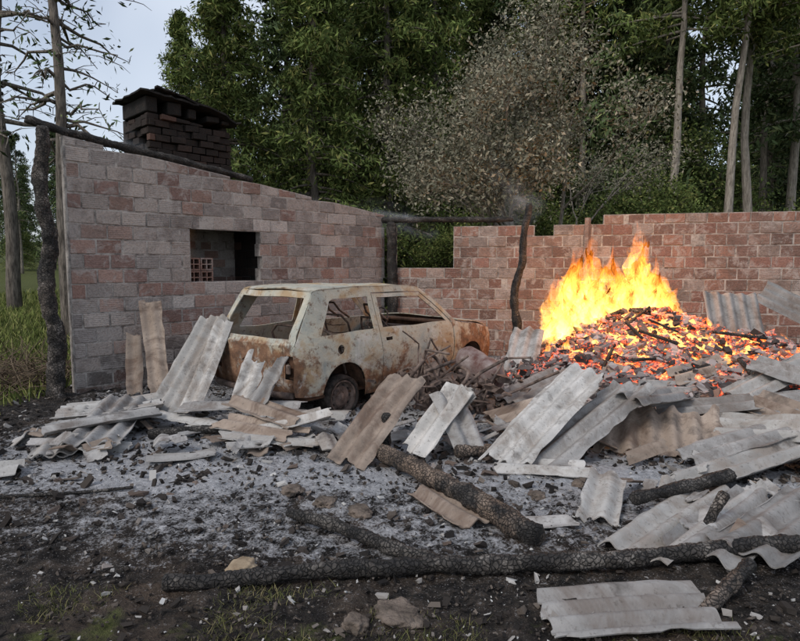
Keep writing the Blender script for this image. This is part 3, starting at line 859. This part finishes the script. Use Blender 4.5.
# ------------------------------------------------------------------ burnt car
car = empty("burnt_car", (-1.60, 6.36, -0.05), math.radians(49))
def whalf(x, z):
    if z < 0.88: w = 0.775 - 0.045 * ((z - 0.58) / 0.33) ** 2
    else: w = 0.738 - (z - 0.88) * 0.29
    if x < 0.35: w -= 0.055 * (1 - x / 0.35) ** 2
    if x > 2.9: w -= 0.10 * ((x - 2.9) / 0.75) ** 2
    return w
def panel(name, outer, holes, fmap, grid=0.07, t=0.012, mat=M_CAR, sm=True):
    polys = [[Vector((p[0], p[1], 0)) for p in pl_] for pl_ in [outer] + holes]
    tris = tessellate_polygon(polys)
    flat = [v for p in polys for v in p]
    bm = bmesh.new()
    vs = [bm.verts.new(v) for v in flat]
    for tr in tris:
        try: bm.faces.new([vs[i] for i in tr])
        except ValueError: pass
    xa = [p[0] for p in outer]; ya = [p[1] for p in outer]
    for lo, hi, ax in ((min(xa), max(xa), 0), (min(ya), max(ya), 1)):
        g = lo + grid
        while g < hi:
            no = Vector((1, 0, 0)) if ax == 0 else Vector((0, 1, 0))
            bmesh.ops.bisect_plane(bm, geom=bm.verts[:] + bm.edges[:] + bm.faces[:], plane_co=no * g, plane_no=no)
            g += grid
    for v in bm.verts:
        c = Vector(fmap(v.co.x, v.co.y))
        q = c * 2.2
        c += Vector((noise.noise(q), noise.noise(q + Vector((5, 0, 0))), noise.noise(q + Vector((0, 5, 0))))) * 0.018
        v.co = c
    bmesh.ops.recalc_face_normals(bm, faces=bm.faces)
    me = bpy.data.meshes.new(name); bm.to_mesh(me); bm.free()
    me.materials.append(mat); me.materials.append(M_CARIN)
    if sm: me.polygons.foreach_set("use_smooth", [True] * len(me.polygons))
    o = bpy.data.objects.new(name, me); link(o, car)
    solid(o, t); esplit(o, 35)
    return o
def arc(cx, cz, r, a0, a1, n):
    return [(cx + r * math.cos(math.radians(a0 + (a1 - a0) * i / n)), cz + r * math.sin(math.radians(a0 + (a1 - a0) * i / n))) for i in range(n + 1)]
prof = [(0.03, 0.34), (0.20, 0.31)] + arc(0.66, 0.30, 0.32, 178, 5, 14) + [(1.0, 0.21), (2.68, 0.21)] + arc(3.02, 0.30, 0.32, 175, 2, 14) + \
       [(3.5, 0.30), (3.62, 0.34), (3.65, 0.55), (3.60, 0.76), (3.2, 0.845), (2.80, 0.90), (2.72, 0.92), (2.12, 1.365), (1.9, 1.395), (0.95, 1.41), (0.37, 1.385), (0.33, 1.36), (0.06, 0.88), (0.0, 0.80), (0.0, 0.45)]
doorhole = [(1.24, 0.27), (2.50, 0.27), (2.63, 0.45), (2.64, 0.87), (2.60, 0.93), (2.09, 1.325), (1.22, 1.345)]
door = [(1.254, 0.284), (2.493, 0.284), (2.616, 0.457), (2.626, 0.865), (2.586, 0.923), (2.083, 1.311), (1.234, 1.331)]
doorwin = [(1.31, 0.935), (2.50, 0.93), (2.06, 1.265), (1.30, 1.285)]
handle = [(1.33, 0.79), (1.45, 0.79), (1.45, 0.825), (1.33, 0.825)]
qwin = [(0.36, 0.93), (1.15, 0.93), (1.155, 1.30), (0.62, 1.295), (0.55, 1.27)]
fuel = arc(0.62, 0.76, 0.05, 0, 330, 11)
for side, nm in ((-1, "right"), (1, "left")):
    def prf(a, b, s=side):
        w = whalf(a, b) + 0.007 * math.exp(-((b - 0.66) / 0.018) ** 2)
        ra = math.hypot(a - 0.66, b - 0.30); rb = math.hypot(a - 3.02, b - 0.30)
        w += 0.014 * math.exp(-((min(ra, rb) - 0.33) / 0.035) ** 2)
        return (a, s * w, b)
    panel("side_" + nm, prof, [doorhole, qwin] + ([fuel] if side < 0 else []), prf, grid=0.05)
    fm2 = lambda a, b, s=side: (a, s * (whalf(a, b) - 0.003 + 0.007 * math.exp(-((b - 0.66) / 0.018) ** 2)), b)
    panel("door_" + nm, door, [doorwin, handle], fm2, grid=0.05)
def xrear(z):
    if z < 0.84: return 0.0 + 0.03 * max(0, (0.45 - z) / 0.1)
    return (z - 0.84) * 0.63
def hw(z, inset): return whalf(xrear(z), z) - inset
zs_ = [0.34, 0.45, 0.6, 0.75, 0.86, 1.0, 1.15, 1.28, 1.375]
ro = [(-hw(z, 0.008), z) for z in zs_] + [(hw(z, 0.008), z) for z in zs_[::-1]]
win = [(-hw(0.90, 0.10), 0.90), (-hw(1.1, 0.085), 1.1), (-hw(1.30, 0.09), 1.31), (hw(1.30, 0.09), 1.31), (hw(1.1, 0.085), 1.1), (hw(0.90, 0.10), 0.90)]
tl = [(0.56, 0.50), (0.695, 0.50), (0.695, 0.74), (0.56, 0.74)]
tr_ = [(-a, b) for a, b in tl][::-1]
plate = [(-0.52, 0.425), (0.52, 0.425), (0.52, 0.432), (-0.52, 0.432)]
gl = [(0.535, 0.44), (0.541, 0.44), (0.541, 0.86), (0.535, 0.86)]
gr_ = [(-a, b) for a, b in gl][::-1]
lockh = arc(0.0, 0.74, 0.022, 0, 330, 11)
def hatchmap(a, b):
    x = xrear(b) + 0.05 * (abs(a) / 0.7) ** 4 * (1 if b < 0.9 else 0.5) - 0.004
    if abs(a) < 0.30 and 0.50 < b < 0.66: x += 0.02
    x -= 0.008 * math.exp(-((b - 0.83) / 0.02) ** 2)
    return (x, a, b)
panel("hatch", ro, [win, tl, tr_, plate, gl, gr_, lockh], hatchmap, grid=0.05)
for s in (-1, 1):
    bx = [(0.07 + 0.05 * (q[0] + 1), s * 0.628 + q[1] * 0.075, 0.62 + q[2] * 0.13) for q in BOX]
    bevel(mesh_obj("lamp_recess", bx, BF, M_CARIN, parent=car), 0.01)
    bx = [(0.03 + 0.012 * q[0], s * 0.60 + q[1] * 0.035, 0.60 + q[2] * 0.05) for q in BOX]
    bevel(mesh_obj("lamp_socket", bx, BF, M_METAL, parent=car), 0.01)
V = []; F = []
tube(interp_path([(0.03, -0.68, 0.34), (-0.02, -0.55, 0.34), (-0.03, 0, 0.32), (-0.02, 0.55, 0.34), (0.03, 0.68, 0.34)], 0.1), [0.035] * 40, 10, 0.25, V=V, F=F)
mesh_obj("bumper_bar", V, F, M_METAL, True, car)
def zroof(x):
    return np.interp(x, [0.33, 0.37, 0.95, 1.9, 2.12], [1.362, 1.385, 1.41, 1.395, 1.365])
panel("roof", [(0.345, -0.58), (2.11, -0.58), (2.11, 0.58), (0.345, 0.58)], [],
      lambda a, b: (a + 0.03 * (1 - (b / 0.58) ** 2) * (1 if a > 1.2 else -1), b * whalf(a, 1.38) / 0.58 * 0.995, float(zroof(a)) + 0.010 + 0.022 * (1 - (b / 0.58) ** 2) - 0.09 * sstep(0.7, 0.0, abs(a - 1.4)) * (1 - (b / 0.58) ** 2)))
panel("bonnet", [(2.76, -0.70), (3.59, -0.70), (3.59, 0.70), (2.76, 0.70)], [],
      lambda a, b: (a + 0.05 * (1 - (b / 0.7) ** 2), b * whalf(a, 0.85) / 0.70 * 0.99, float(np.interp(a, [2.76, 3.2, 3.6], [0.915, 0.855, 0.77])) + 0.03 * (1 - (b / 0.7) ** 2) + 0.02))
lampR = [(-0.62, 0.55), (-0.36, 0.55), (-0.36, 0.70), (-0.62, 0.70)]
panel("nose", [(-0.66, 0.33), (0.66, 0.33), (0.66, 0.76), (-0.66, 0.76)], [lampR, [(-a, b) for a, b in lampR][::-1], [(-0.3, 0.58), (0.3, 0.58), (0.3, 0.68), (-0.3, 0.68)]],
      lambda a, b: (3.64 - 0.08 * (a / 0.66) ** 2 + 0.02 - 0.15 * max(0, b - 0.6), a, b))
def cbox(name, x0, x1, y0, y1, z0, z1, mat=M_CARIN):
    v = [((x0 + x1) / 2 + q[0] * (x1 - x0) / 2, (y0 + y1) / 2 + q[1] * (y1 - y0) / 2, (z0 + z1) / 2 + q[2] * (z1 - z0) / 2) for q in BOX]
    return bevel(mesh_obj(name, v, BF, mat, parent=car), 0.008)
cbox("floor_pan", 0.08, 3.4, -0.70, 0.70, 0.26, 0.29)
cbox("firewall", 2.70, 2.72, -0.70, 0.70, 0.30, 0.90)
cbox("cowl", 2.60, 2.80, -0.70, 0.70, 0.88, 0.915)
cbox("dash_beam", 2.45, 2.52, -0.68, 0.68, 0.78, 0.84, M_METAL)
cbox("engine_block", 2.9, 3.35, -0.35, 0.35, 0.35, 0.75, M_METAL)
cbox("rear_shelf_rail", 0.15, 0.20, -0.68, 0.68, 0.80, 0.86, M_METAL)
for x in (0.66, 3.02):
    for s in (-1, 1):
        V = []; F = []
        A_ = arc(x, 0.30, 0.33, 180, 0, 12)
        for yy in (s * 0.735, s * 0.50):
            for (a, b) in A_: V.append((a, yy, b))
        n = len(A_)
        for i in range(n - 1): F.append((i, i + 1, n + i + 1, n + i))
        V.append((x, s * 0.50, 0.28)); F += [(n + i, n + i + 1, 2 * n) for i in range(n - 1)]
        solid(mesh_obj("wheel_house", V, F, M_CARIN, True, car), 0.008)
def lathe(profile, seg=40):
    V = []; F = []
    for k in range(seg):
        a = 2 * math.pi * k / seg
        for (y, r) in profile: V.append((r * math.cos(a), y, r * math.sin(a)))
    n = len(profile)
    for k in range(seg):
        for i in range(n - 1):
            a = k * n + i; b = ((k + 1) % seg) * n + i
            F.append((a, b, b + 1, a + 1))
    return V, F
for x in (0.66, 3.02):
    for s in (-1, 1):
        w = empty("wheel", (x, s * 0.665, 0.235), parent=car)
        pr = [(-0.07, 0.165), (-0.075, 0.19), (-0.066, 0.19), (-0.055, 0.165), (-0.03, 0.155), (0.05, 0.16), (0.066, 0.19), (0.075, 0.19), (0.07, 0.165)]
        V, F = lathe(pr)
        mesh_obj("rim", V, F, M_METAL, True, w)
        pr = [(s * 0.03, 0.158), (s * 0.015, 0.14), (s * 0.035, 0.11), (s * 0.05, 0.08), (s * 0.03, 0.05), (s * 0.045, 0.035), (s * 0.05, 0.0)]
        V, F = lathe(pr)
        solid(mesh_obj("disc", V, F, M_METAL, True, w), 0.005)
        V = []; F = []
        for k in range(10):
            a = 2 * math.pi * k / 10
            tube([(0.125 * math.cos(a), s * 0.02, 0.125 * math.sin(a)), (0.125 * math.cos(a), s * 0.032, 0.125 * math.sin(a))], [0.017, 0.017], 10, V=V, F=F)
        mesh_obj("vent_holes", V, F, M_RUBBER, False, w)
        pr = [(-0.07, 0.185), (-0.08, 0.205), (-0.07, 0.232), (0, 0.238), (0.07, 0.232), (0.08, 0.205), (0.07, 0.185)]
        V, F = lathe(pr, 60)
        V = [Vector(v) * (1 + 0.05 * noise.noise(Vector(v) * 14)) for v in V]
        solid(mesh_obj("tyre_remains", V, F, M_RUBBER, True, w), 0.01)
V = []; F = []
def arch_tube(cx, cy, w, z0, z1, lean, r=0.014):
    pts = [(cx, cy - w, z0), (cx - lean * 0.7, cy - w, z1 - 0.1), (cx - lean, cy - w * 0.7, z1), (cx - lean, cy + w * 0.7, z1), (cx - lean * 0.7, cy + w, z1 - 0.1), (cx, cy + w, z0)]
    p = interp_path(pts, 0.06); tube(p, [r] * len(p), 8, V=V, F=F)
for cy in (-0.34, 0.34):
    arch_tube(1.72, cy, 0.22, 0.45, 1.02, 0.22)
    arch_tube(1.70, cy, 0.10, 0.98, 1.18, 0.24)
    for z in (0.6, 0.7, 0.8, 0.9):
        p = interp_path([(1.66 - (z - .5) * .3, cy - 0.2, z), (1.62 - (z - .5) * .3, cy, z - 0.02), (1.66 - (z - .5) * .3, cy + 0.2, z)], 0.08)
        tube(p, [0.006] * len(p), 6, V=V, F=F)
    p = interp_path([(1.72, cy - 0.22, 0.45), (2.15, cy - 0.22, 0.5), (2.15, cy + 0.22, 0.5), (1.72, cy + 0.22, 0.45)], 0.1); tube(p, [0.014] * len(p), 8, V=V, F=F)
arch_tube(0.85, 0, 0.58, 0.45, 0.95, 0.18, 0.015)
p = [(2.35 + 0.08 * math.cos(a), 0.34 + 0.18 * math.sin(a), 0.90 + 0.16 * math.cos(a)) for a in [i * 0.35 for i in range(19)]]
tube(p, [0.011] * len(p), 8, V=V, F=F)
tube([(2.36, 0.34, 0.9), (2.6, 0.34, 0.75)], [0.02, 0.02], 8, V=V, F=F)
mesh_obj("seat_frames", V, F, M_METAL, True, car)
chunks("cabin_debris", [(R.uniform(0.2, 2.6), R.uniform(-0.6, 0.6), R.uniform(0.3, 0.42), R.uniform(0.03, 0.08), 0.5, 1.5) for _ in range(160)], M_DEB, 21, parent=car)

# ------------------------------------------------------------------ scrap in front of the car
scrap = empty("scrap_metal_heap")
V = []; F = []
rs = random.Random(4)
for i in range(24):
    a = Vector((0.50 + rs.uniform(-0.4, 0.5), 6.4 + rs.uniform(-0.4, 0.4), rs.uniform(0.02, 0.25)))
    b = a + Vector((rs.uniform(-0.4, 0.4), rs.uniform(-0.3, 0.3), rs.uniform(0.1, 0.65)))
    c = b + Vector((rs.uniform(-0.35, 0.35), rs.uniform(-0.2, 0.2), rs.uniform(-0.3, 0.2)))
    p = interp_path([a, b, c], 0.05, 0.08, i); tube(p, [rs.uniform(0.008, 0.020)] * len(p), 8, V=V, F=F)
for (c, r, tilt) in (((0.30, 6.2, 0.45), 0.22, 0.5), ((0.65, 6.2, 0.34), 0.2, 1.2), ((0.45, 6.1, 0.26), 0.16, -0.6)):
    pts = []
    for k in range(31):
        a = 2 * math.pi * k / 30
        pts.append(Vector(c) + Matrix.Rotation(tilt, 3, 'Z') @ Vector((r * math.cos(a), 0.1 * math.sin(2 * a), r * math.sin(a))))
    tube(pts, [0.02] * 31, 8, 0.2, V=V, F=F)
mesh_obj("bent_pipes", V, F, M_METAL, True, scrap)
prd = [(-0.28, 0.0), (-0.28, 0.12), (-0.24, 0.17), (-0.1, 0.185), (-0.05, 0.17), (0.05, 0.18), (0.2, 0.17), (0.27, 0.11), (0.28, 0.0)]
V, F = lathe(prd, 32)
V = [Vector(v) * (1 + 0.22 * noise.noise(Vector(v) * 5)) for v in V]
o = mesh_obj("dented_drum", V, F, M_RED, True, scrap); o.location = (0.90, 6.7, 0.44); o.rotation_euler = (0.35, 0.3, 0.9)
chunks("scrap_lumps", [(0.55 + rs.gauss(0, 0.35), 6.4 + rs.gauss(0, 0.3), rs.uniform(0.02, 0.42), rs.uniform(0.02, 0.08), 0.6, 1.8) for _ in range(130)], M_METAL, 22, parent=scrap)

# ------------------------------------------------------------------ rocks / clods
def rock(x, y, sx, sy, sz, mat, seed, name="rock"):
    bm = bmesh.new(); bmesh.ops.create_icosphere(bm, subdivisions=4, radius=1)
    for v in bm.verts:
        d = 1 + 0.35 * noise.noise(v.co * 1.4 + Vector((seed, 0, 0))) + 0.22 * noise.noise(v.co * 4 + Vector((seed, 2, 0)))
        v.co = Vector((v.co.x * sx * d, v.co.y * sy * d, max(-0.5, min(0.75, v.co.z * d)) * sz))
    me = bpy.data.meshes.new(name); bm.to_mesh(me); bm.free(); me.materials.append(mat)
    me.polygons.foreach_set("use_smooth", [True] * len(me.polygons))
    o = bpy.data.objects.new(name, me); o.location = (x, y, gh(x, y) + sz * 0.3); o.rotation_euler = (0, 0, seed * 1.3); link(o)
rock(-0.83, 3.02, 0.085, 0.07, 0.05, M_ROCK, 1); rock(0.0, 2.60, 0.12, 0.10, 0.04, M_CLOD, 2); rock(-0.2, 2.52, 0.05, 0.06, 0.05, M_CLOD, 3)
rock(-0.26, 3.75, 0.10, 0.07, 0.045, M_CLOD, 4); rock(-0.5, 3.9, 0.08, 0.06, 0.045, M_CLOD, 5); rock(0.28, 4.1, 0.06, 0.06, 0.05, M_CLOD, 6)
rock(0.55, 3.9, 0.06, 0.05, 0.05, M_CLOD, 7); rock(-0.75, 4.1, 0.07, 0.08, 0.04, M_CLOD, 8); rock(1.3, 4.25, 0.05, 0.04, 0.04, M_CLOD, 9)
rock(0.95, 4.0, 0.05, 0.05, 0.04, M_CLOD, 10)

# ------------------------------------------------------------------ grass and twigs
def blades(name, pts, hmin, hmax, mat, seed, lean=0.4, w=0.006):
    rr = random.Random(seed); V = []; F = []
    for (x, y) in pts:
        z = gh(x, y) - 0.01; h = rr.uniform(hmin, hmax); a = rr.uniform(0, 6.28)
        lx, ly = rr.gauss(0, lean) * h, rr.gauss(0, lean) * h
        dx, dy = math.cos(a) * w, math.sin(a) * w
        b = len(V)
        V += [(x - dx, y - dy, z), (x + dx, y + dy, z), (x + lx * .4 + dx * .7, y + ly * .4 + dy * .7, z + h * .6), (x + lx * .4 - dx * .7, y + ly * .4 - dy * .7, z + h * .6), (x + lx, y + ly, z + h)]
        F += [(b, b + 1, b + 2, b + 3), (b + 3, b + 2, b + 4)]
    return mesh_obj(name, V, F, mat)
pts = []
for i in range(26000):
    x = R.uniform(-13, -4.3); y = R.uniform(6.0, 20)
    if noise.noise(Vector((x * 0.8, y * 0.8, 0))) > -0.35: pts.append((x, y))
blades("grass", pts, 0.06, 0.22, M_GRASS, 1, w=0.012)
pts = []
for i in range(20000):
    x = R.uniform(-2.3, 2.3); y = R.uniform(2.0, 2.85)
    if noise.noise(Vector((x * 2.2, y * 2.2, 0))) + (0.15 if x < -0.3 else -0.15) + (2.45 - y) * 0.6 > 0.04: pts.append((x, y))
blades("grass", pts, 0.015, 0.05, M_GRASSD, 2, 0.7, w=0.0022)
V = []; F = []
for i in range(420):
    x = R.gauss(-5.3, 0.5); y = R.gauss(8.0, 0.6)
    if x > -4.5: continue
    p = [(x, y, 0.0)]; d = Vector((R.gauss(0, 0.5), R.gauss(0, 0.5), 1)).normalized()
    for s in range(4):
        d = (d + Vector((R.gauss(0, 0.3), R.gauss(0, 0.3), -0.25))).normalized()
        p.append(tuple(Vector(p[-1]) + d * R.uniform(0.06, 0.22)))
    tube(p, [0.008, 0.007, 0.006, 0.005, 0.004], 4, V=V, F=F, cap=False)
mesh_obj("dry_bush", V, F, M_TWIG)

# ------------------------------------------------------------------ trees
def leafquads(cent, tint, size, aspect, rng, droop=0.0):
    n = len(cent)
    u = rng.normal(size=(n, 3)); u[:, 2] -= droop; u /= np.linalg.norm(u, axis=1)[:, None]
    w = rng.normal(size=(n, 3)); v = np.cross(u, w); v /= np.linalg.norm(v, axis=1)[:, None]
    s = size * rng.uniform(0.5, 1.3, size=(n, 1))
    a = u * s; b = v * s * aspect
    P = np.stack([cent - a * 0.5, cent + b * 0.5, cent + a * 0.6, cent - b * 0.5], axis=1).reshape(-1, 3)
    T = np.repeat(tint, 4, axis=0)
    return P, T
def leafmesh(name, P, T, mat):
    n = len(P) // 4
    me = bpy.data.meshes.new(name)
    me.vertices.add(len(P)); me.vertices.foreach_set("co", P.astype(np.float32).ravel())
    me.loops.add(n * 4); me.loops.foreach_set("vertex_index", np.arange(n * 4, dtype=np.int32))
    me.polygons.add(n); me.polygons.foreach_set("loop_start", np.arange(0, n * 4, 4, dtype=np.int32))
    me.polygons.foreach_set("loop_total", np.full(n, 4, dtype=np.int32))
    at = me.color_attributes.new("tint", 'FLOAT_COLOR', 'POINT')
    arr = np.ones((len(P), 4), dtype=np.float32); arr[:, :3] = T
    at.data.foreach_set("color", arr.ravel())
    me.materials.append(mat); me.update(); me.validate()
    return me

def conifer_meshes(idx, H, base, rad, nb, leaf, mat, droop=0.25, trunk_r=0.18, per=10, clus=7, power=0.8, bark=M_BARK, asp=0.3, wig=0.0):
    rng = np.random.default_rng(idx); rr = random.Random(idx)
    V = []; F = []
    tp = [(0.15 * noise.noise(Vector((0, idx, z * 0.3))), 0.15 * noise.noise(Vector((idx, 0, z * 0.3))), z) for z in np.linspace(-0.5, H, 14)]
    tube(tp, [trunk_r * (1 - 0.92 * i / 13) + 0.01 for i in range(14)], 10, 0.15, V=V, F=F)
    cents = []; tints = []
    for b in range(nb):
        f = (b + rr.random()) / nb
        z = base * H + (1 - base) * H * f
        L = rad * ((1 - f) ** power + 0.07) * rr.uniform(0.65, 1.15)
        a = rr.uniform(0, 6.28)
        d = Vector((math.cos(a), math.sin(a), 0))
        up = 0.35 * (f - 0.3)
        p = [Vector((0, 0, z))]
        for s in range(1, 6):
            t = s / 5
            p.append(Vector((0, 0, z)) + d * L * t + Vector((rr.gauss(0, wig), rr.gauss(0, wig), L * (up * t - droop * t * t) + rr.gauss(0, wig))))
        tube(p, [max(0.008, 0.045 * (1 - i / 5.5) * (L / rad + 0.2)) for i in range(6)], 5, V=V, F=F, cap=False)
        if wig:
            for s in range(5):
                q0 = p[rr.randrange(1, 6)]
                q1 = q0 + Vector((rr.gauss(0, 0.25), rr.gauss(0, 0.25), rr.gauss(0.05, 0.15)))
                tube([q0, (q0 + q1) / 2 + Vector((0, 0, 0.04)), q1], [0.010, 0.008, 0.004], 4, V=V, F=F, cap=False)
        tb = rr.uniform(0.55, 1.35)
        for c in range(clus):
            t = 0.25 + 0.75 * (c + rr.random()) / clus
            k = min(4, int(t * 5)); q = p[k].lerp(p[k + 1], t * 5 - k)
            side = L * 0.28 * (1.1 - t * 0.6)
            q = q + Vector((-d.y, d.x, 0)) * rr.uniform(-1, 1) * side
            tc = tb * rr.uniform(0.75, 1.25)
            ce = np.array(q) + rng.normal(size=(per, 3)) * np.array([0.20, 0.20, 0.15]) * (0.5 + L * 0.25)
            cents.append(ce); tints.append(np.full((per, 3), tc))
    P, T = leafquads(np.concatenate(cents), np.concatenate(tints), leaf, asp, rng, droop=0.6)
    lm = leafmesh("crown_%d" % idx, P, T, mat)
    tm = bpy.data.meshes.new("trunk_%d" % idx); tm.from_pydata([tuple(v) for v in V], [], F); tm.materials.append(bark)
    tm.polygons.foreach_set("use_smooth", [True] * len(tm.polygons))
    return tm, lm
def broad_meshes(idx, H, rad, nl, leaf, mat, bark=M_BARK, trunk_r=0.16, levels=4, per=26, spread=0.55, base=0.25, asp=0.5, kids=(3, 4)):
    rng = np.random.default_rng(idx); rr = random.Random(idx)
    V = []; F = []; tips = []
    def grow(p, d, L, r, lev):
        pts = [p]; q = p
        for s in range(4):
            d = (d + Vector((rr.gauss(0, 0.16), rr.gauss(0, 0.16), rr.gauss(0.03, 0.10)))).normalized()
            q = q + d * L / 4; pts.append(q)
        tube(pts, [r * (1 - 0.10 * i) for i in range(5)], 6 if lev < 2 else 4, V=V, F=F, cap=False)
        if lev >= levels:
            tips.append(pts[2]); tips.append(q); return
        if lev >= 2: tips.append(q)
        for c in range(rr.choice(kids)):
            ax = Vector((rr.gauss(0, 1), rr.gauss(0, 1), rr.gauss(0, 0.6))).normalized()
            nd = (d + ax * spread * rr.uniform(0.7, 1.3)).normalized()
            grow(pts[rr.choice((2, 3, 4, 4))], nd, L * rr.uniform(0.62, 0.82), r * 0.58, lev + 1)
    for k in range(3):
        a = k * 2.1 + rr.random()
        grow(Vector((0.1 * math.cos(a), 0.1 * math.sin(a), -0.3)), Vector((0.35 * math.cos(a), 0.35 * math.sin(a), 1)).normalized(), H * 0.36, trunk_r * rr.uniform(0.6, 1), 0)
    cents = []; tints = []
    for t in tips:
        tc = rr.uniform(0.6, 1.3)
        ce = np.array(t) + rng.normal(size=(per, 3)) * nl
        cents.append(ce); tints.append(np.full((per, 3), tc))
    P, T = leafquads(np.concatenate(cents), np.concatenate(tints), leaf, asp, rng)
    lm = leafmesh("crown_b%d" % idx, P, T, mat)
    tm = bpy.data.meshes.new("trunk_b%d" % idx); tm.from_pydata([tuple(v) for v in V], [], F); tm.materials.append(bark)
    tm.polygons.foreach_set("use_smooth", [True] * len(tm.polygons))
    return tm, lm
def place(name, meshes, x, y, sc=1.0, rz=0.0, parent=None, tilt=0.0, sz=None):
    e = empty(name, (x, y, gh(x, y)), rz, parent)
    e.scale = (sc, sc, sz or sc); e.rotation_euler = (tilt, 0, rz)
    for nm, me in zip(("trunk", "crown"), meshes):
        link(bpy.data.objects.new(nm, me), e)
    return e

CY1 = conifer_meshes(1, 12, 0.06, 2.3, 150, 0.19, M_LMID, 0.30, per=24, clus=8, asp=0.27)
CY2 = conifer_meshes(2, 13, 0.08, 2.6, 130, 0.30, M_LDARK, 0.35, per=12, clus=8)
PN1 = conifer_meshes(3, 15, 0.35, 2.4, 80, 0.30, M_LDARK, 0.15, per=12, clus=7, power=0.55, bark=M_BARKP, trunk_r=0.2)
PN2 = conifer_meshes(4, 16, 0.5, 2.2, 70, 0.22, M_LMID, 0.1, per=20, clus=7, power=0.5, bark=M_BARKP, trunk_r=0.15)
SP1 = conifer_meshes(5, 13, 0.30, 1.8, 60, 0.16, M_LDARK, 0.22, per=5, clus=4, power=0.6, trunk_r=0.15, wig=0.07)
BR1 = broad_meshes(6, 7.5, 3, 0.38, 0.18, M_LMID, per=17, levels=4)
OLV = broad_meshes(7, 6.6, 3, 0.22, 0.075, M_LOLIVE, bark=M_BARKP, per=46, levels=5, trunk_r=0.13, spread=0.62, kids=(2, 3, 3))

place("olive_tree", OLV, 3.1, 14.2, 1.05, 0.4)
place("conifer_tree", SP1, -10.3, 16.0, 1.15, 0.3)
place("conifer_tree", SP1, -6.75, 12.2, 0.95, 2.0)
for (x, y, s, r) in ((-5.0, 17.5, 0.95, 0), (-2.6, 18.5, 1.05, 1), (-0.4, 20.0, 1.15, 2), (-7.6, 21.5, 0.8, 3), (1.2, 21.5, 1.1, 4)):
    place("cypress_tree", CY1, x, y, s, r)
for (x, y, s, r) in ((8.9, 20.0, 1.0, 0), (10.4, 19.5, 1.0, 1), (12.0, 21.0, 1.1, 2), (12.8, 19.0, 0.95, 3), (7.2, 24.0, 1.05, 4), (0.7, 24, 1.2, 5)):
    place("pine_tree", PN2, x, y, s, r, tilt=R.uniform(-0.04, 0.04))
for (x, y, s, r) in ((7.0, 16.5, 0.55, 0), (10.5, 25, 0.8, 3)):
    place("broadleaf_tree", BR1, x, y, s, r)

forest = empty("background_forest")
rf = random.Random(12)
def fill(n, x0, x1, y0, y1, kinds, smin, smax):
    for i in range(n):
        x = x0 + (x1 - x0) * (i + rf.random()) / n; y = rf.uniform(y0, y1)
        place("tree", rf.choice(kinds), x, y, rf.uniform(smin, smax), rf.uniform(0, 6.28), forest)
fill(11, -8, 10, 23, 28, [CY1, CY2, CY2], 0.95, 1.25)
fill(9, 5, 22, 24, 31, [CY2, PN1, PN2], 0.9, 1.2)
fill(13, -13, 32, 33, 42, [CY2, PN1, CY2], 1.1, 1.4)
fill(8, 0, 48, 50, 62, [CY2], 1.4, 1.8)
fill(7, -30, -12, 26, 38, [CY1, PN1, BR1], 0.35, 0.55)
fill(7, -42, -16, 40, 55, [CY2], 0.5, 0.8)
fill(7, -9, 12, 17, 20, [BR1], 0.35, 0.55)
fill(10, 6, 22, 20, 27, [BR1, CY1], 0.3, 0.45)

# ------------------------------------------------------------------ light, sky, camera
EL = math.radians(45); AZ = math.radians(222)
w = bpy.data.worlds.new("World"); SC.world = w; w.use_nodes = True
nt = w.node_tree; bg = nt.nodes['Background']
sky = nt.nodes.new('ShaderNodeTexSky'); sky.sky_type = 'NISHITA'; sky.sun_disc = False
sky.sun_elevation = EL; sky.sun_rotation = AZ
sky.dust_density = 3.0; sky.air_density = 1.0
tcw = nt.nodes.new('ShaderNodeTexCoord')
cl = nt.nodes.new('ShaderNodeTexNoise'); cl.inputs['Scale'].default_value = 2.2; cl.inputs['Detail'].default_value = 3
nt.links.new(tcw.outputs['Generated'], cl.inputs['Vector'])
cr = nt.nodes.new('ShaderNodeValToRGB')
cr.color_ramp.elements[0].position = 0.3; cr.color_ramp.elements[0].color = (0.2, 0.2, 0.2, 1)
cr.color_ramp.elements[1].position = 0.7; cr.color_ramp.elements[1].color = (0.72, 0.72, 0.72, 1)
nt.links.new(cl.outputs['Fac'], cr.inputs[0])
mx = nt.nodes.new('ShaderNodeMix'); mx.data_type = 'RGBA'
nt.links.new(cr.outputs['Color'], mx.inputs[0])
nt.links.new(sky.outputs[0], mx.inputs[6]); mx.inputs[7].default_value = (6.8, 7.3, 8.1, 1)
nt.links.new(mx.outputs[2], bg.inputs[0]); bg.inputs[1].default_value = 0.14
sun = bpy.data.lights.new("sun", 'SUN'); sun.energy = 1.35; sun.angle = math.radians(14); sun.color = (1.0, 0.93, 0.84)
so = bpy.data.objects.new("sun", sun); link(so)
sd = Vector((math.sin(AZ) * math.cos(EL), math.cos(AZ) * math.cos(EL), math.sin(EL)))
so.rotation_euler = (-sd).to_track_quat('-Z', 'Y').to_euler()
fl = bpy.data.lights.new("fire_light", 'POINT'); fl.energy = 95; fl.color = (1.0, 0.42, 0.12); fl.shadow_soft_size = 0.35
fo = bpy.data.objects.new("fire_light", fl); fo.location = (3.05, 7.95, 1.75); link(fo)

cam = bpy.data.cameras.new("camera"); cam.sensor_width = 36; cam.lens = 27.0; cam.clip_end = 1000
co = bpy.data.objects.new("camera", cam); co.location = (0, 0, 1.6)
co.rotation_euler = (math.radians(90 - 5.24), 0, 0); link(co)
SC.camera = co
